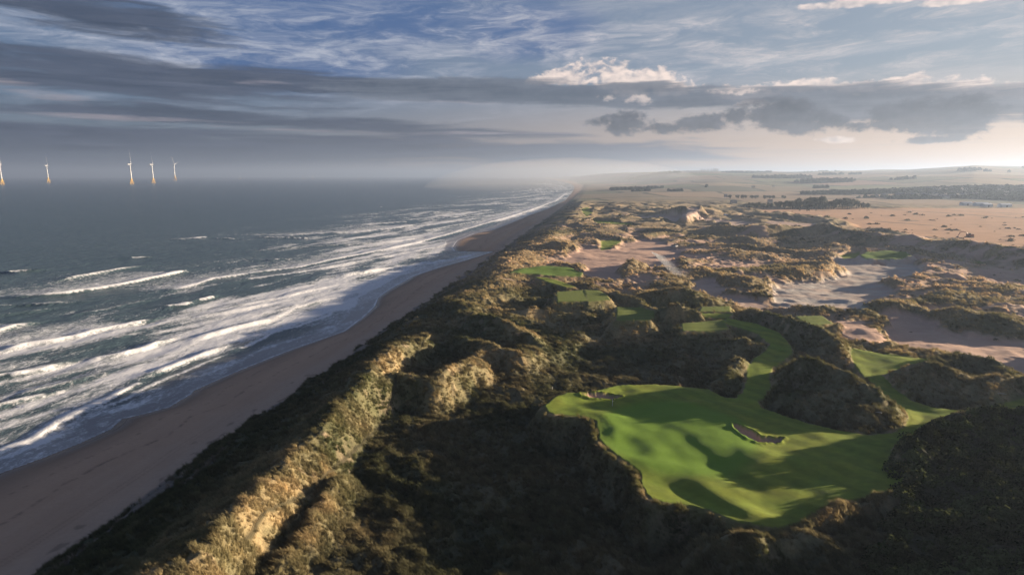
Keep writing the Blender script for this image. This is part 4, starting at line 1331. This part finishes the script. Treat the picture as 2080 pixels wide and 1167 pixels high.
def drift(px, py, ln, rz, tilt, label):
    x, y, z = on_land(px, py, 18)
    o_ = part('driftwood', join(tube((-ln / 2, 0, 0), (0, .05, .12), .13, .11, 7), tube((0, .05, .12), (ln / 2, 0, .02), .11, .05, 7), tube((ln * .12, .03, .1), (ln * .26, .35, .4), .05, .02, 5)), M['drift'])
    o_.location = (x, y, z + .55); o_.rotation_euler = (0, tilt, rz); tag(o_, label, 'driftwood')


drift(1781, 841, 3.0, 1.9, .3, 'bleached branch lying on the near end of the great mound')
drift(2035, 803, 2.6, -.3, 0, 'bleached branch lying at the foot of the right hand dune')
drift(1985, 838, 3.4, .5, -.1, 'bleached branch on the crest of the gorse hill')
# timber steps beside the tee
x, y, z = on_land(1722, 748, 16.5)
stp = empty('timber_steps', (x, y, z)); tag(stp, 'short flight of timber steps beside the striped tee', 'steps')
x2, y2, z2 = on_land(1722, 728, 17)
for i in range(8):
    q = i / 7.0
    xx, yy = (x2 - x) * q, (y2 - y) * q
    zz = zat(x + xx, y + yy) - z
    part('tread', box(1.7, .22, .2, xx, yy, zz + .02), M['timber'], stp)


# ------------------------------------------------------------------ vehicles
def buggy(px, py, rz, label, group):
    x, y, z = on_land(px, py, 12)
    b_ = empty('utility_buggy', (x, y, z), rz, 1.35); tag(b_, label, 'buggy', group)
    part('body', join(box(2.6, 1.3, .55, 0, 0, .35, .94), box(.7, 1.2, .3, 1.0, 0, .9, .8)), M['white'], b_)
    part('roof', box(1.5, 1.3, .08, -.2, 0, 1.95), M['white'], b_)
    part('windscreen', box(.05, 1.15, .85, .5, 0, 1.1), M['glass'], b_)
    part('seat', join(box(.5, 1.1, .2, -.4, 0, .9), box(.15, 1.1, .5, -.7, 0, 1.05)), M['darkgrey'], b_)
    for sx in (-.85, .85):
        for sy in (-.6, .6):
            part('wheel', tube((sx, sy - .12, .3), (sx, sy + .12, .3), .3, .3, 12), M['tyre'], b_)
    for sx in (-.9, .5):
        for sy in (-.58, .58):
            part('roof_post', tube((sx, sy, .85), (sx, sy, 1.96), .035, .035, 6), M['darkgrey'], b_)


buggy(1366, 502, .4, 'white utility buggy by the sand, left one of the pair', 'buggies parked behind the sand hollow')
buggy(1373, 502.5, .5, 'white utility buggy by the sand, right one of the pair', 'buggies parked behind the sand hollow')


def van(px, py, rz, label, mat, sc_):
    x, y, z = on_land(px, py, 12)
    b_ = empty('parked_van', (x, y, z), rz, sc_); tag(b_, label, 'van')
    vs = [(-2.4, -.95, .4), (2.4, -.95, .4), (2.4, -.95, 1.1), (1.6, -.92, 1.25), (1.1, -.85, 2.1), (-2.35, -.85, 2.15)]
    n = len(vs); vs += [(a, -b2, c) for a, b2, c in vs]
    fs = [tuple(range(n)), tuple(range(2 * n - 1, n - 1, -1))] + [((i + 1) % n, i, n + i, n + (i + 1) % n) for i in range(n)]
    part('body', (vs, fs), mat, b_)
    for sy in (-1, 1):
        part('window', box(1.2, .03, .55, .55, sy * .905, 1.3), M['glass'], b_)
        for sx in (-1.5, 1.5):
            part('wheel', tube((sx, sy * .98 - .1, .36), (sx, sy * .98 + .1, .36), .36, .36, 12), M['tyre'], b_)
    part('windscreen', tuple(([(1.63, -.82, 1.27), (1.63, .82, 1.27), (1.14, .76, 2.06), (1.14, -.76, 2.06), (1.60, -.82, 1.25), (1.60, .82, 1.25), (1.10, .76, 2.04), (1.10, -.76, 2.04)],
                              [(0, 1, 2, 3), (7, 6, 5, 4), (0, 4, 5, 1), (3, 2, 6, 7), (1, 5, 6, 2), (0, 3, 7, 4)])), M['glass'], b_)


van(1474, 438, .3, 'blue van parked beside the pale sandy strip', M['blue'], 1.5)

# excavator on the skyline of the dark crest
x, y, z = on_land(1962, 482, 22)
ex = empty('excavator', (x, y, z - .3), .1, 1.9); tag(ex, 'rust orange excavator with arched boom on the dune crest before the straw field', 'excavator')
for sy in (-1.2, 1.2):
    part('track', join(box(3.6, .55, .8, 2.2, sy, 0, .9), tube((.5, sy - .27, .42), (.5, sy + .27, .42), .4, .4, 10), tube((3.9, sy - .27, .42), (3.9, sy + .27, .42), .4, .4, 10)), M['darkgrey'], ex)
part('body', join(box(3.4, 2.5, 1.3, 2.6, 0, .95, .95), box(1.0, 2.4, .9, 3.7, 0, 1.2, .9)), M['orange'], ex)
cab = part('cab', box(1.3, 1.0, 1.7, 1.4, -.7, 1.2, .88), M['orange'], ex)
part('window', box(1.0, .04, .9, 1.4, -1.2, 1.8), M['glass'], cab)
boom = [(1.2, 0, 1.8), (-.3, 0, 3.3), (-2.4, 0, 3.9), (-4.4, 0, 3.2)]
part('boom', join(*[tube(boom[i], boom[i + 1], .32 - .04 * i, .28 - .04 * i, 6) for i in range(3)]), M['orange'], ex)
part('dipper', tube((-4.2, 0, 3.5), (-5.6, 0, 1.0), .25, .2, 6), M['orange'], ex)
part('bucket', join(box(1.1, 1.0, .7, -5.7, 0, .2, .75), box(.3, 1.0, .3, -6.3, 0, .15)), M['darkgrey'], ex)

# ------------------------------------------------------------------ irrigation spray over the sand
x, y, z = on_land(1368, 560, 12)
spr = empty('sprinkler', (x, y, z)); tag(spr, 'irrigation sprinkler throwing a tall fan of white spray over the sand hollow', 'sprinkler')
part('standpipe', tube((0, 0, -.2), (0, 0, 1.3), .06, .05, 8), M['darkgrey'], spr)
m_spray, t, o = new_mat('water droplets')
d = t.nodes.new('ShaderNodeBsdfDiffuse'); d.inputs[0].default_value = (.9, .9, .9, 1)
tr = t.nodes.new('ShaderNodeBsdfTranslucent'); tr.inputs[0].default_value = (.9, .9, .9, 1)
ms = t.nodes.new('ShaderNodeMixShader'); ms.inputs[0].default_value = .5
t.links.new(d.outputs[0], ms.inputs[1]); t.links.new(tr.outputs[0], ms.inputs[2]); t.links.new(ms.outputs[0], o.inputs[0])
vs = []; fs = []
tx, ty = P(1335, 514, 28)
for i in range(7000):
    # droplets on the arc of the throw, drifting down to the right with the wind
    q = rnd.random() ** 1.3                # 0 at the top of the throw, 1 at the nozzle
    side_ = abs(rnd.gauss(0, 1)) * (3.5 + 5.0 * q)
    px_ = -15.0 * (1 - q) ** .9 + side_ + rnd.gauss(0, .3); py_ = rnd.gauss(0, 1.6); pz_ = 1.0 + 15 * (1 - q) - side_ * .35
    if pz_ < .1: continue
    s_ = .045 + .05 * rnd.random()
    kk = len(vs)
    vs += [(px_ - s_, py_, pz_ - s_), (px_ + s_, py_, pz_ - s_), (px_, py_ + s_, pz_ - s_), (px_, py_, pz_ + s_ * 1.4)]
    fs += [(kk, kk + 1, kk + 3), (kk + 1, kk + 2, kk + 3), (kk + 2, kk, kk + 3), (kk, kk + 2, kk + 1)]
sp_ = part('spray', (vs, fs), m_spray, spr); sp_['kind'] = 'stuff'


# ------------------------------------------------------------------ tree belt beyond the dunes
def tree_meshes(seed):
    r_ = random.Random(seed)
    geo = []
    vs = []; fs = []
    lobes = [(Vector((r_.uniform(-2.2, 2.2), r_.uniform(-2.2, 2.2), r_.uniform(3.8, 9.2))), r_.uniform(1.9, 3.3)) for _ in range(9)]
    for i in range(620):
        c, rad = r_.choice(lobes)
        dv = Vector((r_.gauss(0, 1), r_.gauss(0, 1), r_.gauss(0, .85))).normalized()
        p_ = c + dv * rad * (.55 + .5 * r_.random())
        if p_.z < 2.2: continue
        nrm = (dv + Vector((r_.gauss(0, .5), r_.gauss(0, .5), r_.gauss(0, .5)))).normalized()
        u_ = nrm.orthogonal().normalized(); v_ = nrm.cross(u_); sz = .35 + .35 * r_.random()
        k_ = len(vs)
        vs += [tuple(p_ + u_ * sz), tuple(p_ + v_ * sz * .8), tuple(p_ - u_ * sz), tuple(p_ - v_ * sz)]
        fs.append((k_, k_ + 1, k_ + 2, k_ + 3))
    crown = py_mesh('crown', vs, fs, M['leaf'])
    tk = [tube((0, 0, -.5), (.1, 0, 4.5), .35, .22, 7)]
    for c, rad in lobes[:5]:
        tk.append(tube((.1, 0, 3.2), tuple(c), .14, .05, 5))
    g = join(*tk)
    return crown, py_mesh('trunk', g[0], g[1], M['bark'])


TM = [tree_meshes(s_) for s_ in range(5)]
x, y = P(1620, 425, 9)
BELT = []
for i in range(92):
    q = rnd.random()
    px = 1512 + (1764 - 1512) * q
    top = np.interp(px, [1512, 1535, 1560, 1590, 1610, 1650, 1668, 1680, 1700, 1720, 1745, 1764], [417, 413, 414, 410, 405, 404, 402, 411, 405, 405, 404, 414])
    BELT.append((px, 425.5 - rnd.random() * 2.6, top))
for i in range(26): BELT.append((1478 + (1600 - 1478) * rnd.random(), 404.8 - rnd.random() * .8, 396))
labels_near = 'broad dark tree in the belt at the far edge of the straw field'
for i, (px, py, top) in enumerate(BELT):
    x, y = P(px, py, 9); z = zat(x, y)
    dpt = y * math.cos(PITCH)
    h_ = max(6, (py - top) / FPX * dpt)
    t_ = empty('broadleaf_tree', (x, y, z), rnd.random() * 6.28, h_ / 12.0 * rnd.uniform(.85, 1.08))
    cm, tm_ = TM[i % 5]
    obj_from('crown', cm, None, t_); obj_from('trunk', tm_, None, t_)
    tag(t_, ('dark tree in the low left end of the long belt beyond the straw field' if px < 1585 else 'tall dark tree in the middle of the long belt beyond the straw field' if px < 1672 else 'tall tree in the separate clump at the right end of the long belt') if i < 92 else 'small grey green tree in the farther row behind the belt', 'tree', 'trees of the long belt beyond the straw field' if i < 92 else 'trees of the farther short row')

# ------------------------------------------------------------------ far houses
def house_meshes(w_, d_, h_, rf):
    g1 = box(w_, d_, h_ + .5, 0, 0, -.5)
    vs = [(-w_ / 2 - .3, -d_ / 2 - .4, h_), (w_ / 2 + .3, -d_ / 2 - .4, h_), (w_ / 2 + .3, d_ / 2 + .4, h_), (-w_ / 2 - .3, d_ / 2 + .4, h_), (-w_ / 2 - .3, 0, h_ + rf), (w_ / 2 + .3, 0, h_ + rf)]
    g2 = (vs, [(0, 1, 5, 4), (2, 3, 4, 5), (0, 4, 3), (1, 2, 5), (3, 2, 1, 0)])
    g3 = join(box(.9, .9, 1.6, -w_ * .4, 0, h_ + rf - .6), box(.9, .9, 1.6, w_ * .4, 0, h_ + rf - .6))
    return py_mesh('wall', *g1, M['wall']), py_mesh('roof', *g2, M['slate']), py_mesh('chimney', *g3, M['wall'])


HM = [house_meshes(11, 8, 5, 3), house_meshes(15, 8, 5.5, 3), house_meshes(9, 9, 6, 3.4)]
spots = []
for i in range(64):
    cl = rnd.choice([(1915, 386, 26, 3.5), (1962, 389, 24, 5), (1890, 388, 30, 3), (2040, 392, 34, 6), (1955, 398, 50, 4), (1840, 400, 40, 3), (1905, 402, 30, 2)])
    spots.append((cl[0] + rnd.gauss(0, cl[2] * .6), cl[1] + rnd.gauss(0, cl[3] * .5)))
for s_ in ((1500, 364.5), (1516, 363), (1572, 380), (1530, 381), (1474, 400.5), (1564, 411.5), (1490, 413), (1795, 399), (1780, 400)): spots.append(s_)
for i, (px, py) in enumerate(spots):
    x, y, z = on_land(px, max(py, 361), 20)
    if math.hypot(x, y) > 9000 or math.hypot(x, y) < 1100: continue
    far_one = i >= 64
    FARM = ['lone farmhouse high on the far fields near the skyline', 'second lone farmhouse high on the far fields, to the right of the highest one', 'pale farmhouse in the dark wood at mid slope, right of centre', 'pale farmhouse at mid slope left of the one in the dark wood', 'small farmhouse at the left end of the far shelterbelt', 'white cottage showing over the left part of the tree belt', 'cottage in the rough ground left of the tree belt', 'pale farmhouse at the wood edge behind the belt, right one of two', 'pale farmhouse at the wood edge behind the belt, left one of two']
    h_ = empty('house', (x, y, z), rnd.uniform(-.6, .6), 1.3 if not far_one else 1.0)
    wm, rm, cm = HM[i % 3]
    obj_from('wall', wm, None, h_); rf = obj_from('roof', rm, None, h_); obj_from('chimney', cm, None, rf)
    tag(h_, ('small pale house at the left fringe of the far village' if px < 1875 else 'small pale house in the middle of the far village among the trees' if px < 1950 else 'small pale house in the right half of the far village' if px < 2010 else 'small pale house at the right fringe of the far village') if not far_one else FARM[i - 64], 'house', 'houses of the far village' if not far_one else 'scattered farmhouses')
for (px, py, w_, lab) in ((1962, 417, 24, 'white farm shed at the far edge of the straw field, left of the long shed'), (1992, 418, 30, 'pale blue long farm shed beside the straw field'),
                          (2003, 420, 22, 'white low barn tucked against the long blue shed'), (2040, 420, 26, 'grey low shed, rightmost beyond the straw field')):
    x, y, z = on_land(px, py, 9)
    s_ = empty('farm_shed', (x, y, z), rnd.uniform(-.2, .2), 1.0); tag(s_, lab, 'shed')
    part('wall', box(w_, 14, 6.5, 0, 0, -.5), M['shed'], s_)
    vs = [(-w_ / 2 - .4, -7.4, 6), (w_ / 2 + .4, -7.4, 6), (w_ / 2 + .4, 7.4, 6), (-w_ / 2 - .4, 7.4, 6), (-w_ / 2 - .4, 0, 8.8), (w_ / 2 + .4, 0, 8.8)]
    part('roof', (vs, [(0, 1, 5, 4), (2, 3, 4, 5), (0, 4, 3), (1, 2, 5), (3, 2, 1, 0)]), M['shed'], s_)
    part('door', box(4, .1, 4.2, 0, -7.06, 0), M['darkgrey'], s_)

# tower blocks on the skyline
for i, (px, h_) in enumerate(((1425, 6.5), (1431, 6), (1438, 6), (1445, 5.5), (1450, 6.5), (1453, 6.5), (1457, 6))):
    az_ = px_dir(px, 350)[0] * D2R
    R_ = 11300
    x, y = R_ * math.sin(az_), R_ * math.cos(az_); z = zat(x, y)
    hh = h_ / FPX * y + 14
    tb_ = empty('tower_block', (x, y, z)); tag(tb_, ('leftmost', 'second from left', 'third from left', 'middle', 'third from right', 'second from right', 'rightmost')[i] + ' of the seven far grey tower blocks on the skyline', 'tower block', 'row of tower blocks on the skyline')
    part('wall', box(26, 18, hh, 0, 0, -10), M['concrete'], tb_)
    part('plant_room', box(9, 8, 4, 0, 0, hh - 10), M['concrete'], tb_)

# ------------------------------------------------------------------ haze
HZ = 40000
hv, hf = box(2 * HZ, 2 * HZ, 0, 0, 0, 0)
vs = [(sx * HZ, sy * HZ, zz) for zz in (-5.5, 305) for sx, sy in ((-1, -1), (1, -1), (1, 1), (-1, 1))]
m_h = bpy.data.materials.new('haze air'); m_h.use_nodes = True; t = m_h.node_tree; t.nodes.clear()
pv = t.nodes.new('ShaderNodeVolumePrincipled'); pv.inputs['Density'].default_value = 1.08e-4
pv.inputs['Color'].default_value = (.46, .585, .80, 1); pv.inputs['Anisotropy'].default_value = .42
oo = t.nodes.new('ShaderNodeOutputMaterial'); t.links.new(pv.outputs[0], oo.inputs['Volume'])
hz = obj_from('haze', py_mesh('haze', vs, hf, m_h))
tag(hz, 'pale sea air thickening towards the horizon', kind='stuff')
# spray mist standing over the surf where the beach ends
vs = []; fs = []
for i in range(17):
    for j in range(32):
        a, e = j / 32 * 6.28318, i / 16 * math.pi / 2
        vs.append((1050 * math.cos(a) * math.cos(e), 1900 * math.sin(a) * math.cos(e), 215 * math.sin(e) ** 1.2 - 3))
for i in range(16):
    for j in range(32):
        fs.append((i * 32 + j, i * 32 + (j + 1) % 32, (i + 1) * 32 + (j + 1) % 32, (i + 1) * 32 + j))
fs.append(tuple(range(31, -1, -1))); fs.append(tuple(range(16 * 32, 17 * 32)))
mist = obj_from('sea_mist', bpy.data.meshes.new('sea_mist'))
mist.data.from_pydata(vs, [], fs); mist.data.update()
mx, my = P(1165, 379, 0)
mist.location = (mx, my + 300, 0); mist.rotation_euler = (0, 0, -8 * D2R)
m_m = bpy.data.materials.new('spray mist'); m_m.use_nodes = True; t = m_m.node_tree; t.nodes.clear()
pv = t.nodes.new('ShaderNodeVolumePrincipled'); pv.inputs['Density'].default_value = 1.7e-4
pv.inputs['Color'].default_value = (.9, .92, .95, 1); pv.inputs['Anisotropy'].default_value = .4
oo = t.nodes.new('ShaderNodeOutputMaterial'); t.links.new(pv.outputs[0], oo.inputs['Volume'])
mist.data.materials.append(m_m)
tag(mist, 'pale spray mist hanging over the surf at the far end of the beach', kind='stuff')
